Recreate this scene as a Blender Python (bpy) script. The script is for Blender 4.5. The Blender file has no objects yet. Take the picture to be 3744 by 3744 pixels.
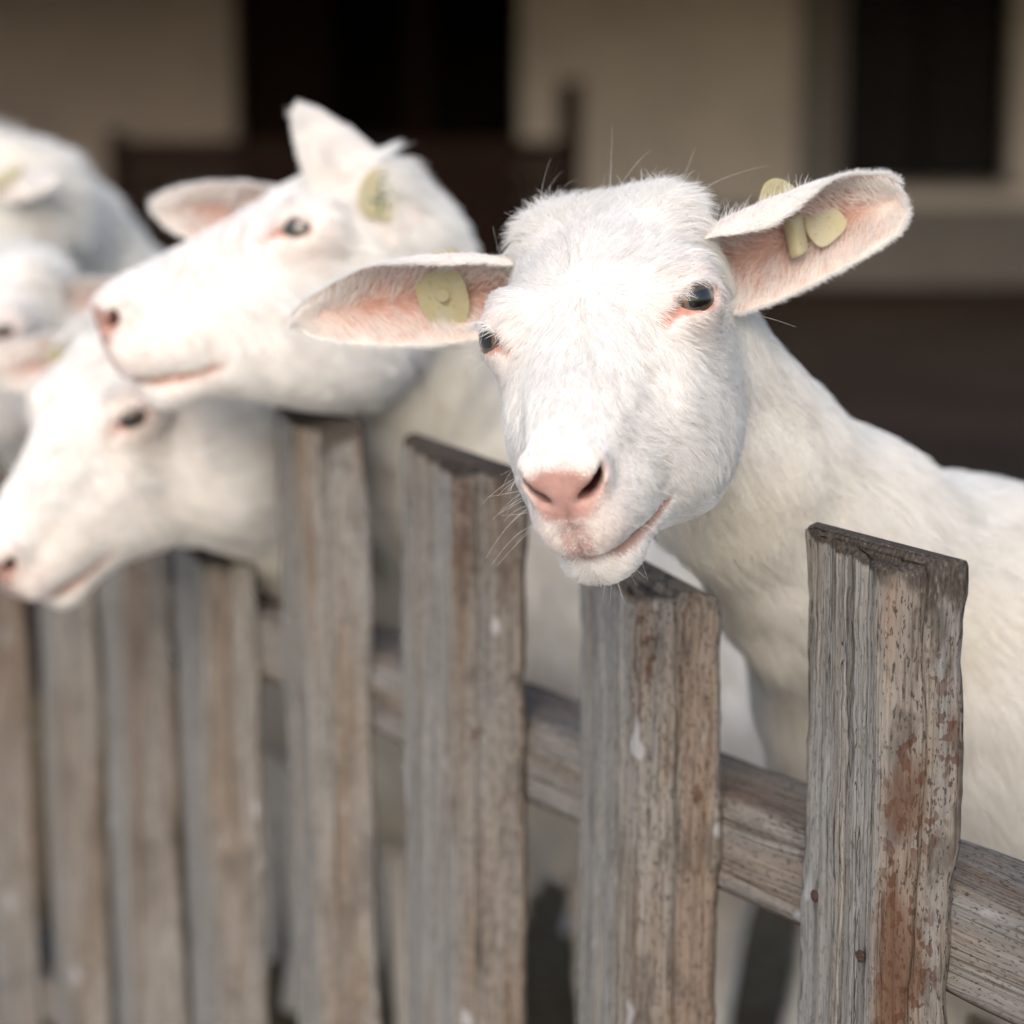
import bpy, bmesh, math, os
import numpy as np
from mathutils import Matrix, Vector

# ------------------------------------------------------------------ camera, sky, sun, exposure
SC = bpy.context.scene
COL = SC.collection
FPX = 2133.0                                  # focal length in pixels of a 1024 px frame
CAM_H = 1.05
PITCH = math.atan(332.0 / FPX)
cam_d = bpy.data.cameras.new('camera'); cam = bpy.data.objects.new('camera', cam_d); COL.objects.link(cam)
cam.location = (0, 0, CAM_H); cam.rotation_euler = (math.pi / 2 - PITCH, 0, 0)
cam_d.sensor_width = 24.0; cam_d.lens = FPX / 1024 * 24.0; cam_d.clip_start = 0.05; cam_d.clip_end = 500
cam_d.dof.use_dof = True; cam_d.dof.focus_distance = 1.09; cam_d.dof.aperture_fstop = 2.7
SC.camera = cam
W = bpy.data.worlds.new('World'); SC.world = W; W.use_nodes = True
wn = W.node_tree; sky = wn.nodes.new('ShaderNodeTexSky'); sky.sky_type = 'NISHITA'; sky.sun_disc = False
SUN_EL, SUN_AZ = math.radians(34), math.radians(188)
sky.sun_elevation = SUN_EL; sky.sun_rotation = SUN_AZ; sky.air_density = 1.0; sky.dust_density = 3.0; sky.ozone_density = 0.6
wn.links.new(sky.outputs[0], wn.nodes['Background'].inputs[0]); wn.nodes['Background'].inputs[1].default_value = 0.15
sun_d = bpy.data.lights.new('sun', 'SUN'); sun = bpy.data.objects.new('sun', sun_d); COL.objects.link(sun)
sun_d.energy = 0.6; sun_d.angle = math.radians(35); sun_d.color = (1.0, 0.97, 0.93)
sdir = Vector((math.sin(SUN_AZ) * math.cos(SUN_EL), math.cos(SUN_AZ) * math.cos(SUN_EL), math.sin(SUN_EL)))
sun.rotation_euler = sdir.to_track_quat('Z', 'Y').to_euler()
SC.view_settings.view_transform = 'Standard'; SC.view_settings.look = 'None'
SC.view_settings.exposure = 0.66; SC.view_settings.gamma = 1.0; SC.view_settings.use_curve_mapping = False
SC.render.engine = 'CYCLES'
SC.cycles.use_denoising = True; SC.cycles.use_adaptive_sampling = True; SC.cycles.adaptive_threshold = .04; SC.cycles.adaptive_min_samples = 16
SC.cycles.max_bounces = 7; SC.cycles.diffuse_bounces = 5; SC.cycles.glossy_bounces = 2
SC.cycles.transmission_bounces = 4; SC.cycles.transparent_max_bounces = 8
SC.cycles_curves.shape = 'RIBBONS'; SC.cycles_curves.subdivisions = 2
FUR = 1.0

# ------------------------------------------------------------------ helpers
rng = np.random.default_rng(7)
cp, sp_ = math.cos(PITCH), math.sin(PITCH)
# columns of C2W: camera right, up, back
C2W = np.array([[1, 0, 0], [0, sp_, -cp], [0, cp, sp_]], float)
CAM = np.array([0, 0, CAM_H])
def at(px, py, depth):
    """world point that stands at this distance along the view axis"""
    c = np.array([(px - 512) / FPX * depth, (512 - py) / FPX * depth, -depth])
    return C2W @ c + CAM
def unit(v): v = np.asarray(v, float); return v / np.linalg.norm(v)
def tag(o, label=None, cat=None, group=None, kind=None):
    if label: o['label'] = label
    if cat: o['category'] = cat
    if group: o['group'] = group
    if kind: o['kind'] = kind
    return o
def empty(name, loc=(0, 0, 0)):
    o = bpy.data.objects.new(name, None); COL.objects.link(o); o.location = loc; o.empty_display_size = .05; return o
def link(name, me, mat=None, parent=None, smooth=True):
    o = bpy.data.objects.new(name, me); COL.objects.link(o)
    if mat is not None:
        me.materials.clear(); me.materials.append(mat)
    if smooth and len(me.polygons): me.polygons.foreach_set('use_smooth', [True] * len(me.polygons))
    if parent is not None:
        o.parent = parent
        o.matrix_parent_inverse = Matrix.Translation(parent.location).inverted() if parent.parent is None else Matrix()
    return o
def mesh_np(name, V, F):
    me = bpy.data.meshes.new(name); V = np.asarray(V, np.float32)
    F = np.asarray(F, np.int32)
    me.vertices.add(len(V)); me.vertices.foreach_set('co', V.ravel())
    k = F.shape[1]; me.loops.add(F.size); me.loops.foreach_set('vertex_index', F.ravel())
    me.polygons.add(len(F)); me.polygons.foreach_set('loop_start', np.arange(0, F.size, k, dtype=np.int32))
    me.update(calc_edges=True); me.validate(); return me
def box_mesh(name, x0, x1, y0, y1, z0, z1, bev=0.0):
    bm = bmesh.new(); bmesh.ops.create_cube(bm, size=1)
    for v in bm.verts: v.co = Vector(((x0 + x1) / 2 + v.co.x * (x1 - x0), (y0 + y1) / 2 + v.co.y * (y1 - y0), (z0 + z1) / 2 + v.co.z * (z1 - z0)))
    if bev: bmesh.ops.bevel(bm, geom=bm.edges[:], offset=bev, segments=2, affect='EDGES')
    me = bpy.data.meshes.new(name); bm.to_mesh(me); bm.free(); return me
# smooth 3-D value noise (vector valued) on a periodic lattice
_LAT = rng.uniform(-1, 1, (64, 64, 64, 3)).astype(np.float32)
def vnoise(P, freq):
    q = P * freq + 17.3; i = np.floor(q).astype(int); t = q - i; t = t * t * (3 - 2 * t); i &= 63; j = (i + 1) & 63
    out = 0
    for a in (0, 1):
        for b in (0, 1):
            for c in (0, 1):
                w = (t[:, 0] if a else 1 - t[:, 0]) * (t[:, 1] if b else 1 - t[:, 1]) * (t[:, 2] if c else 1 - t[:, 2])
                out = out + w[:, None] * _LAT[j[:, 0] if a else i[:, 0], j[:, 1] if b else i[:, 1], j[:, 2] if c else i[:, 2]]
    return out

# ------------------------------------------------------------------ materials
def new_mat(name):
    m = bpy.data.materials.new(name); m.use_nodes = True; return m, m.node_tree, m.node_tree.nodes['Principled BSDF']
def nd(t, typ, **kw):
    n = t.nodes.new(typ)
    for k, v in kw.items(): setattr(n, k, v)
    return n
def ramp(t, fac, stops, interp='LINEAR'):
    r = nd(t, 'ShaderNodeValToRGB'); r.color_ramp.interpolation = interp
    e = r.color_ramp.elements
    while len(e) < len(stops): e.new(0.5)
    for q, (p, c) in zip(e, stops): q.position = p; q.color = (c[0], c[1], c[2], 1) if len(c) == 3 else c
    t.links.new(fac, r.inputs[0]); return r.outputs[0]
def mixc(t, fac, a, b, blend='MIX'):
    m = nd(t, 'ShaderNodeMix', data_type='RGBA', blend_type=blend)
    for s, v in ((m.inputs[0], fac), (m.inputs[6], a), (m.inputs[7], b)):
        if isinstance(v, (int, float)): s.default_value = v
        elif isinstance(v, tuple): s.default_value = (*v, 1)
        else: t.links.new(v, s)
    return m.outputs[2]
def math_(t, op, a, b=None, clamp=False):
    m = nd(t, 'ShaderNodeMath', operation=op, use_clamp=clamp)
    for s, v in ((m.inputs[0], a), (m.inputs[1], b)):
        if v is None: continue
        if isinstance(v, (int, float)): s.default_value = v
        else: t.links.new(v, s)
    return m.outputs[0]
def noise(t, vec, scale, detail=4, rough=.6, w=None):
    n = nd(t, 'ShaderNodeTexNoise', noise_dimensions='4D' if w is not None else '3D')
    t.links.new(vec, n.inputs['Vector']); n.inputs['Scale'].default_value = scale; n.inputs['Detail'].default_value = detail; n.inputs['Roughness'].default_value = rough
    if w is not None: t.links.new(w, n.inputs['W'])
    return n.outputs[0]
def vscale(t, vec, s):
    m = nd(t, 'ShaderNodeMapping'); m.inputs['Scale'].default_value = s; t.links.new(vec, m.inputs[0]); return m.outputs[0]
def attr(t, name): return nd(t, 'ShaderNodeAttribute', attribute_name=name)

def plain(name, col, rough=.7, bump=0, bscale=60, var=.12, spec=.3):
    m, t, p = new_mat(name); tc = nd(t, 'ShaderNodeTexCoord').outputs['Object']
    n = noise(t, tc, bscale, 5)
    c = ramp(t, n, [(.3, tuple(x * (1 - var) for x in col)), (.7, tuple(min(1, x * (1 + var)) for x in col))])
    t.links.new(c, p.inputs['Base Color']); p.inputs['Roughness'].default_value = rough; p.inputs['Specular IOR Level'].default_value = spec
    if bump:
        b = nd(t, 'ShaderNodeBump'); b.inputs['Strength'].default_value = bump; b.inputs['Distance'].default_value = .01
        t.links.new(n, b.inputs['Height']); t.links.new(b.outputs[0], p.inputs['Normal'])
    return m

def wood_mat():
    m, t, p = new_mat('weathered_wood')
    tc0 = nd(t, 'ShaderNodeTexCoord').outputs['Object']; rnd = nd(t, 'ShaderNodeObjectInfo').outputs['Random']
    sh = nd(t, 'ShaderNodeVectorMath', operation='MULTIPLY_ADD'); t.links.new(rnd, sh.inputs[0]); sh.inputs[1].default_value = (7.3, 11.1, 5.7); t.links.new(tc0, sh.inputs[2]); tc = sh.outputs[0]
    side = attr(t, 'side').outputs['Fac']; top = attr(t, 'top').outputs['Fac']
    def on(x, lo, hi, a=0.0, b=1.0):
        r = nd(t, 'ShaderNodeMapRange', interpolation_type='SMOOTHSTEP'); t.links.new(x, r.inputs[0]); r.inputs[1].default_value = lo; r.inputs[2].default_value = hi; r.inputs[3].default_value = a; r.inputs[4].default_value = b; return r.outputs[0]
    # the grain wanders a little from straight
    wob = nd(t, 'ShaderNodeTexNoise'); t.links.new(vscale(t, tc, (9, 9, 3.5)), wob.inputs['Vector']); wob.inputs['Scale'].default_value = 1; wob.inputs['Detail'].default_value = 1
    wv = nd(t, 'ShaderNodeVectorMath', operation='MULTIPLY_ADD'); t.links.new(wob.outputs['Color'], wv.inputs[0]); wv.inputs[1].default_value = (.018, .018, 0); t.links.new(tc, wv.inputs[2])
    gv = wv.outputs[0]
    fine = noise(t, vscale(t, gv, (520, 520, 8)), 1, 2, .65)
    mid = noise(t, vscale(t, gv, (120, 120, 2.2)), 1, 3, .65)
    broad = noise(t, vscale(t, gv, (34, 34, 2.6)), 1, 2, .55)
    speck = noise(t, vscale(t, tc, (640, 640, 170)), 1, 2, .7)
    blot = noise(t, vscale(t, tc, (46, 46, 17)), 1, 4, .68)
    grey = ramp(t, mid, [(.26, (.13, .10, .075)), (.40, (.27, .245, .215)), (.52, (.37, .355, .335)), (.62, (.33, .285, .23)), (.78, (.19, .14, .10))])
    warm = ramp(t, broad, [(.33, (.24, .245, .245)), (.50, (.365, .36, .345)), (.64, (.32, .265, .20)), (.76, (.22, .145, .09))])
    front = mixc(t, .40, grey, warm)
    sidec = ramp(t, broad, [(.30, (.18, .178, .178)), (.45, (.235, .205, .18)), (.56, (.19, .125, .085)), (.70, (.12, .062, .036))])
    c = mixc(t, side, front, mixc(t, .25, sidec, grey))
    c = mixc(t, 1.0, c, ramp(t, fine, [(.28, (.34, .30, .27)), (.46, (.92, .91, .90)), (.62, (1.10, 1.10, 1.10)), (.78, (1.28, 1.27, 1.26))]), 'MULTIPLY')
    # dark flecks and mould along the grain, more of it on the rough side
    c = mixc(t, math_(t, 'MULTIPLY', on(speck, .565, .63), math_(t, 'ADD', math_(t, 'MULTIPLY', side, .35), .50)), c, (.045, .036, .03))
    c = mixc(t, math_(t, 'MULTIPLY', on(blot, .50, .66), math_(t, 'ADD', math_(t, 'MULTIPLY', side, .55), .08)), c, (.070, .060, .053))
    # red-brown bark remains on the rough side
    zone = noise(t, vscale(t, tc, (17, 17, 11)), 1, 1, .5)
    flk = noise(t, vscale(t, tc, (210, 210, 130)), 1, 1, .5)
    bk = math_(t, 'MULTIPLY', on(flk, .575, .605), on(zone, .58, .68))
    c = mixc(t, math_(t, 'MULTIPLY', bk, math_(t, 'ADD', math_(t, 'MULTIPLY', side, .62), .05)), c, (.080, .027, .014))
    c = mixc(t, math_(t, 'MULTIPLY', on(zone, .68, .74), math_(t, 'MULTIPLY', side, .6)), c, (.11, .05, .026))
    # long checks
    ck = noise(t, vscale(t, gv, (170, 170, 1.0)), 1, 0, .4)
    ckm = math_(t, 'MULTIPLY', on(math_(t, 'ABSOLUTE', math_(t, 'SUBTRACT', ck, .5)), .0, .016, 1, 0), math_(t, 'MULTIPLY', on(broad, .44, .52), math_(t, 'SUBTRACT', 1.0, side)))
    c = mixc(t, math_(t, 'MULTIPLY', ckm, .85), c, (.03, .022, .018))
    # bird lime
    lime = noise(t, vscale(t, tc, (42, 42, 22)), 1, 1, .5)
    c = mixc(t, on(lime, .715, .76, 0, .65), c, (.52, .52, .53))
    c = mixc(t, math_(t, 'MULTIPLY', attr(t, 'stain').outputs['Fac'], .8), c, (.028, .022, .019))
    # weather-blackened top
    tm = on(math_(t, 'ADD', top, math_(t, 'MULTIPLY', math_(t, 'SUBTRACT', blot, .5), 1.3)), .38, .62)
    dark = ramp(t, speck, [(.35, (.032, .026, .022)), (.58, (.085, .070, .060)), (.72, (.20, .17, .145))])
    c = mixc(t, math_(t, 'MULTIPLY', tm, .93), c, dark)
    c = mixc(t, 1.0, c, (.75, .76, .77), 'MULTIPLY')
    t.links.new(c, p.inputs['Base Color']); p.inputs['Roughness'].default_value = .85; p.inputs['Specular IOR Level'].default_value = .15
    h = math_(t, 'ADD', math_(t, 'MULTIPLY', fine, .45), math_(t, 'MULTIPLY', mid, .8))
    h = math_(t, 'SUBTRACT', h, math_(t, 'MULTIPLY', ckm, 1.2))
    b = nd(t, 'ShaderNodeBump'); b.inputs['Strength'].default_value = .8; b.inputs['Distance'].default_value = .0025
    t.links.new(h, b.inputs['Height']); t.links.new(b.outputs[0], p.inputs['Normal'])
    return m
M_WOOD = wood_mat()

def skin_mat():
    m, t, p = new_mat('goat_skin'); a = attr(t, 'tint'); tc = nd(t, 'ShaderNodeTexCoord').outputs['Object']
    n = noise(t, tc, 750, 3); n2 = noise(t, tc, 110, 3)
    c = mixc(t, 1.0, a.outputs['Color'], ramp(t, n2, [(.35, (.86, .84, .83)), (.65, (1.06, 1.06, 1.06))]), 'MULTIPLY')
    t.links.new(c, p.inputs['Base Color']); p.inputs['Roughness'].default_value = .40; p.inputs['Specular IOR Level'].default_value = .35
    p.inputs['Subsurface Weight'].default_value = .25; p.inputs['Subsurface Radius'].default_value = (.004, .0015, .001); p.inputs['Subsurface Scale'].default_value = 1.0
    b = nd(t, 'ShaderNodeBump'); b.inputs['Strength'].default_value = .7; b.inputs['Distance'].default_value = .0008
    t.links.new(n, b.inputs['Height']); t.links.new(b.outputs[0], p.inputs['Normal']); return m
M_SKIN = skin_mat()
def hair_mat():
    m, t, p = new_mat('goat_hair'); a = attr(t, 'tint')
    t.links.new(a.outputs['Color'], p.inputs['Base Color']); p.inputs['Roughness'].default_value = .55; p.inputs['Specular IOR Level'].default_value = .25
    tr = nd(t, 'ShaderNodeBsdfTranslucent'); t.links.new(a.outputs['Color'], tr.inputs[0])
    mx = nd(t, 'ShaderNodeMixShader'); mx.inputs[0].default_value = .4
    t.links.new(p.outputs[0], mx.inputs[1]); t.links.new(tr.outputs[0], mx.inputs[2]); t.links.new(mx.outputs[0], t.nodes['Material Output'].inputs[0]); return m
M_HAIR = hair_mat()
def eye_mat():
    m, t, p = new_mat('goat_eye'); tc = nd(t, 'ShaderNodeTexCoord').outputs['Object']
    s = nd(t, 'ShaderNodeSeparateXYZ'); t.links.new(tc, s.inputs[0])      # local: z looks out, x along the slit
    r = math_(t, 'POWER', math_(t, 'ADD', math_(t, 'POWER', s.outputs[0], 2.0), math_(t, 'POWER', s.outputs[1], 2.0)), .5)
    iris = ramp(t, math_(t, 'ADD', math_(t, 'MULTIPLY', r, 80.0), math_(t, 'MULTIPLY', noise(t, tc, 900, 2), .12)),
                [(.30, (.03, .025, .021)), (.55, (.07, .048, .033)), (.74, (.14, .09, .058)), (.88, (.02, .016, .014)), (1.0, (.06, .05, .046))])
    px = math_(t, 'MULTIPLY', math_(t, 'ABSOLUTE', s.outputs[0]), 1 / .0070); py = math_(t, 'MULTIPLY', math_(t, 'ABSOLUTE', s.outputs[1]), 1 / .0040)
    pp = math_(t, 'ADD', math_(t, 'POWER', px, 4.0), math_(t, 'POWER', py, 4.0))
    pm = math_(t, 'LESS_THAN', pp, 1.0)
    t.links.new(mixc(t, pm, iris, (.002, .002, .002)), p.inputs['Base Color'])
    p.inputs['Roughness'].default_value = .3; p.inputs['Coat Weight'].default_value = 1; p.inputs['Coat Roughness'].default_value = .03; return m
M_EYE = eye_mat()
def tag_mat():
    m, t, p = new_mat('yellow_tag'); tc = nd(t, 'ShaderNodeTexCoord').outputs['Object']
    n = noise(t, tc, 90, 4); c = ramp(t, n, [(.3, (.56, .50, .28)), (.55, (.60, .555, .37)), (.75, (.57, .55, .43))])
    d = noise(t, tc, 420, 3); c = mixc(t, ramp(t, d, [(.62, (0, 0, 0)), (.7, (.6, .6, .6))]), c, (.30, .22, .08))
    t.links.new(c, p.inputs['Base Color']); p.inputs['Roughness'].default_value = .4
    p.inputs['Subsurface Weight'].default_value = .3; p.inputs['Subsurface Radius'].default_value = (.004, .004, .002)
    tr = nd(t, 'ShaderNodeBsdfTranslucent'); t.links.new(c, tr.inputs[0]); mx = nd(t, 'ShaderNodeMixShader'); mx.inputs[0].default_value = .35
    t.links.new(p.outputs[0], mx.inputs[1]); t.links.new(tr.outputs[0], mx.inputs[2]); t.links.new(mx.outputs[0], t.nodes['Material Output'].inputs[0]); return m
M_TAG = tag_mat()
M_INK = plain('tag_ink', (.10, .13, .09), .8)
M_NAIL = plain('rusty_nail', (.055, .028, .022), .6, .4, 800, .4)
def wall_mat(name, col):
    m, t, p = new_mat(name); tc = nd(t, 'ShaderNodeTexCoord').outputs['Object']
    n = noise(t, tc, .7, 6, .65); n2 = noise(t, tc, 6, 5, .6)
    c = ramp(t, n, [(.3, tuple(x * .8 for x in col)), (.7, tuple(x * 1.12 for x in col))])
    c = mixc(t, ramp(t, n2, [(.55, (0, 0, 0)), (.75, (.35, .35, .35))]), c, tuple(x * .7 for x in col))
    t.links.new(c, p.inputs['Base Color']); p.inputs['Roughness'].default_value = .9; p.inputs['Specular IOR Level'].default_value = .1
    b = nd(t, 'ShaderNodeBump'); b.inputs['Strength'].default_value = .4; b.inputs['Distance'].default_value = .02
    t.links.new(n2, b.inputs['Height']); t.links.new(b.outputs[0], p.inputs['Normal']); return m
M_WALL = wall_mat('beige_plaster', (.36, .318, .275)); M_WALL_SHADED = wall_mat('shaded_plaster', (.25, .21, .178)); M_PLINTH = wall_mat('grey_render', (.125, .114, .102))  # the left wall's plaster is darker: shade put into its colour
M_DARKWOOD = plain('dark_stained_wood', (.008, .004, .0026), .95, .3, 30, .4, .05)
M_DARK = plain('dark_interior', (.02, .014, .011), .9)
M_ROOF = plain('roof_tile', (.16, .07, .045), .85, .4, 12, .3)
M_GLASSD = plain('window_glass', (.010, .009, .009), .5, 0, 5, .2, .04)
def ground_mat():
    m, t, p = new_mat('trodden_earth'); tc = nd(t, 'ShaderNodeTexCoord').outputs['Object']
    a = noise(t, tc, .9, 6, .65); b_ = noise(t, tc, 14, 5, .6); v = noise(t, tc, .35, 3)
    c = ramp(t, a, [(.3, (.016, .010, .0065)), (.5, (.026, .017, .0115)), (.7, (.040, .028, .019))])
    c = mixc(t, ramp(t, v, [(.45, (0, 0, 0)), (.65, (.7, .7, .7))]), c, (.025, .019, .011))
    c = mixc(t, ramp(t, b_, [(.6, (0, 0, 0)), (.72, (.6, .6, .6))]), c, (.07, .052, .03))
    t.links.new(c, p.inputs['Base Color']); p.inputs['Roughness'].default_value = .95; p.inputs['Specular IOR Level'].default_value = .05
    b = nd(t, 'ShaderNodeBump'); b.inputs['Strength'].default_value = .8; b.inputs['Distance'].default_value = .03
    t.links.new(b_, b.inputs['Height']); t.links.new(b.outputs[0], p.inputs['Normal']); return m
M_GROUND = ground_mat()

# ------------------------------------------------------------------ setting: ground, farm building
n = 60
gx = np.sinh(np.linspace(-3.2, 3.2, n)) / np.sinh(3.2) * 200; gy = gx.copy()
GX, GY = np.meshgrid(gx, gy, indexing='ij')
GZ = .02 * np.sin(GX * 1.7 + 1) * np.cos(GY * 1.3) * (np.hypot(GX, GY - 2) < 40) - .02
idx = np.arange(n * n).reshape(n, n)
F = np.stack([idx[:-1, :-1], idx[1:, :-1], idx[1:, 1:], idx[:-1, 1:]], -1).reshape(-1, 4)
tag(link('ground', mesh_np('ground', np.stack([GX, GY, GZ], -1).reshape(-1, 3), F), M_GROUND), kind='structure')

# unseen gravel added to bounce fill light, straw bedding just inside the pen
def strip_sheet(name, mat, off0, off1, a0, a1, z, kind='structure'):
    na, nb = 30, 12; A_, O_ = np.meshgrid(np.linspace(a0, a1, na), np.linspace(off0, off1, nb), indexing='ij')
    ux = unit([-(512 + 800), FPX * cp + 332 * sp_, 0]); nx = np.array([-ux[1], ux[0], 0]); nx = nx if nx @ np.array([-1, -1, 0]) > 0 else -nx; P0 = at(886, 560, 1.06) - nx * .03
    V = P0[None, None] + A_[..., None] * ux + O_[..., None] * nx; V[..., 2] = z + .012 * np.sin(V[..., 0] * 5) * np.cos(V[..., 1] * 4)
    I = np.arange(na * nb).reshape(na, nb); o = link(name, mesh_np(name, V.reshape(-1, 3), np.stack([I[:-1, :-1], I[:-1, 1:], I[1:, 1:], I[1:, :-1]], -1).reshape(-1, 4)), mat); tag(o, kind=kind); return o
M_GRAVEL = plain('added_pale_gravel', (.43, .42, .40), .9, .8, 55, .3, .1)
M_STRAW = plain('straw_bedding', (.115, .085, .05), .95, .8, 40, .45, .05)
strip_sheet('bounce_gravel', M_GRAVEL, .05, 14, -12, 12, .045)
strip_sheet('straw_floor', M_STRAW, -2.4, .049, -2.0, 3.2, .05)
BY = 22.0                                        # the house front
def wx(px, Y=BY): return (px - 512) / FPX * Y * cp
def wz(py, Y=BY): return CAM_H + (180 - py) / FPX * Y
house = empty('farm_building', (0, BY, 0))
tag(house, 'beige plastered farm building with dark doorway and dark window, behind the goats', 'building')
HL, HR, HT = -11.0, 11.0, 3.6
DX0, DX1, DT = wx(236), wx(520), 3.3
WX0, WX1, WZ0, WZ1 = wx(842), wx(1010), wz(182), 3.1
def hb(name, mat, *b, parent=house, bev=0.0): return link(name, box_mesh(name, *b, bev=bev), mat, parent, smooth=False)
hb('wall', M_WALL_SHADED, HL, DX0, BY, BY + .5, -.1, HT)
hb('wall', M_WALL, DX1, WX0, BY, BY + .5, -.1, HT)
hb('wall', M_WALL, WX1, HR, BY, BY + .5, -.1, HT)
hb('wall', M_WALL, WX0, WX1, BY, BY + .5, -.1, WZ0 - .06)
hb('wall', M_WALL, WX0, WX1, BY, BY + .5, WZ1, HT)
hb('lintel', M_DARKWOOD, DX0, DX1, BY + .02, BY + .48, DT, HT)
hb('plinth', M_PLINTH, DX1, wx(700), BY - .06, BY - .002, -.1, wz(285) + .30); hb('plinth', M_PLINTH, wx(700) + .002, HR, BY - .09, BY - .002, -.1, wz(205))
hb('window_surround', M_PLINTH, wx(797), WX0 - .002, BY - .05, BY - .002, wz(205) + .002, HT - .02)
hb('window_sill', M_PLINTH, WX0 + .002, WX1 + .1, BY - .1, BY + .3, WZ0 - .058, WZ0)
win = hb('window', M_DARKWOOD, WX0, WX1, BY + .30, BY + .36, WZ1 - .09, WZ1 - .002)
for a0, a1, b0, b1 in ((WX0, WX0 + .09, WZ0, WZ1 - .09), (WX1 - .09, WX1, WZ0, WZ1 - .09), (WX0 + .09, WX1 - .09, WZ0, WZ0 + .09), ((WX0 + WX1) / 2 - .04, (WX0 + WX1) / 2 + .04, WZ0 + .09, WZ1 - .09)):
    hb('frame', M_DARKWOOD, a0, a1, BY + .30, BY + .36, b0, b1, parent=win)
for s0, s1 in ((WX0 + .09, (WX0 + WX1) / 2 - .04), ((WX0 + WX1) / 2 + .04, WX1 - .09)):
    hb('pane', M_GLASSD, s0, s1, BY + .325, BY + .335, WZ0 + .09, WZ1 - .09, parent=win)
# dark room behind the doorway
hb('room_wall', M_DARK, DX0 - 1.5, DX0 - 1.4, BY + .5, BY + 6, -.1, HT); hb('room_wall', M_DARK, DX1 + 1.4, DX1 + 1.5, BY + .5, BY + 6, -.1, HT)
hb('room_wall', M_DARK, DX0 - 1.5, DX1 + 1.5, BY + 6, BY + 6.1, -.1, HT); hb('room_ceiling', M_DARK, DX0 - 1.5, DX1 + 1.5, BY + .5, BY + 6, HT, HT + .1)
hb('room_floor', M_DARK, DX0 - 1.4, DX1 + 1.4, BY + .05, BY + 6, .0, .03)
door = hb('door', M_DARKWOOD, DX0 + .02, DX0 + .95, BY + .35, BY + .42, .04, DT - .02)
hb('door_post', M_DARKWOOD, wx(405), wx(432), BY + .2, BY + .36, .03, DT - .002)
# roof out of view, its eave deepened to shade the house front
rv = np.array([[HL - .6, BY - 6.5, HT + .12], [HR + .6, BY - 6.5, HT + .12], [HR + .6, BY + 4, HT + 3.6], [HL - .6, BY + 4, HT + 3.6]], float)
rv = np.vstack([rv, rv + [0, 0, .22]])
link('shade_roof', mesh_np('shade_roof', rv, [[0, 1, 2, 3], [7, 6, 5, 4], [0, 4, 5, 1], [1, 5, 6, 2], [2, 6, 7, 3], [3, 7, 4, 0]]), M_ROOF, house, smooth=False)
for x in (HL + .2, -3.6 - 4, 3.9 + 3.6, HR - .2): hb('added_eave_post', M_DARKWOOD, x - .1, x + .1, BY - 6.3, BY - 6.1, -.05, HT + .2)  # unseen posts added to carry the deepened eave
# gate of dark boards before the doorway
GYD = 15.0
gate = empty('yard_gate', (0, GYD, 0)); tag(gate, 'dark brown board gate between two posts, before the doorway', 'gate')
gl, gr = wx(118, GYD), wx(570, GYD)
for x, py, hw in ((gl, 132, .055), (gr, 84, .08)): link('post', box_mesh('post', x - hw, x + hw, GYD - hw, GYD + hw, -.05, wz(py, GYD), .012), M_DARKWOOD, gate, smooth=False)
z = wz(142, GYD)
for k in range(5):
    link('board', box_mesh('board', gl + .06, gr - .082, GYD - .02, GYD + .02, z - .20, z, .006), M_DARKWOOD, gate, smooth=False); z -= .212

# ------------------------------------------------------------------ picket fence
UX = unit([-(512 + 800), FPX * cp + 332 * sp_ , 0]); UX[2] = 0; UX = unit(UX)     # along the fence, away from the camera
AX = -UX                                                                        # along the fence, toward the camera's right
NX = np.array([AX[1], -AX[0], 0]); NX = NX if NX @ (CAM * [1, 1, 0] - at(886, 558, 1.06) * [1, 1, 0]) > 0 else -NX
D_SP = 1.06 / (6 * (UX @ (C2W @ np.array([0, 0, -1]))))
RIDGE0 = at(886, 560, 1.06)
B0 = RIDGE0 - NX * .030                                     # a point of the fence's back plane under picket 0's ridge
B0[2] = 0
FTOP = RIDGE0[2]
fence = empty('picket_fence', tuple(B0)); tag(fence, 'weathered grey-brown picket fence of rough slabs the goats look over', 'fence')
def wood_attr(me, side, top, stain=None):
    for nm, v in (('side', side), ('top', top), ('stain', np.zeros(len(side)) if stain is None else stain)):
        a = me.attributes.new(nm, 'FLOAT', 'POINT'); a.data.foreach_set('value', np.asarray(v, np.float32))
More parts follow.
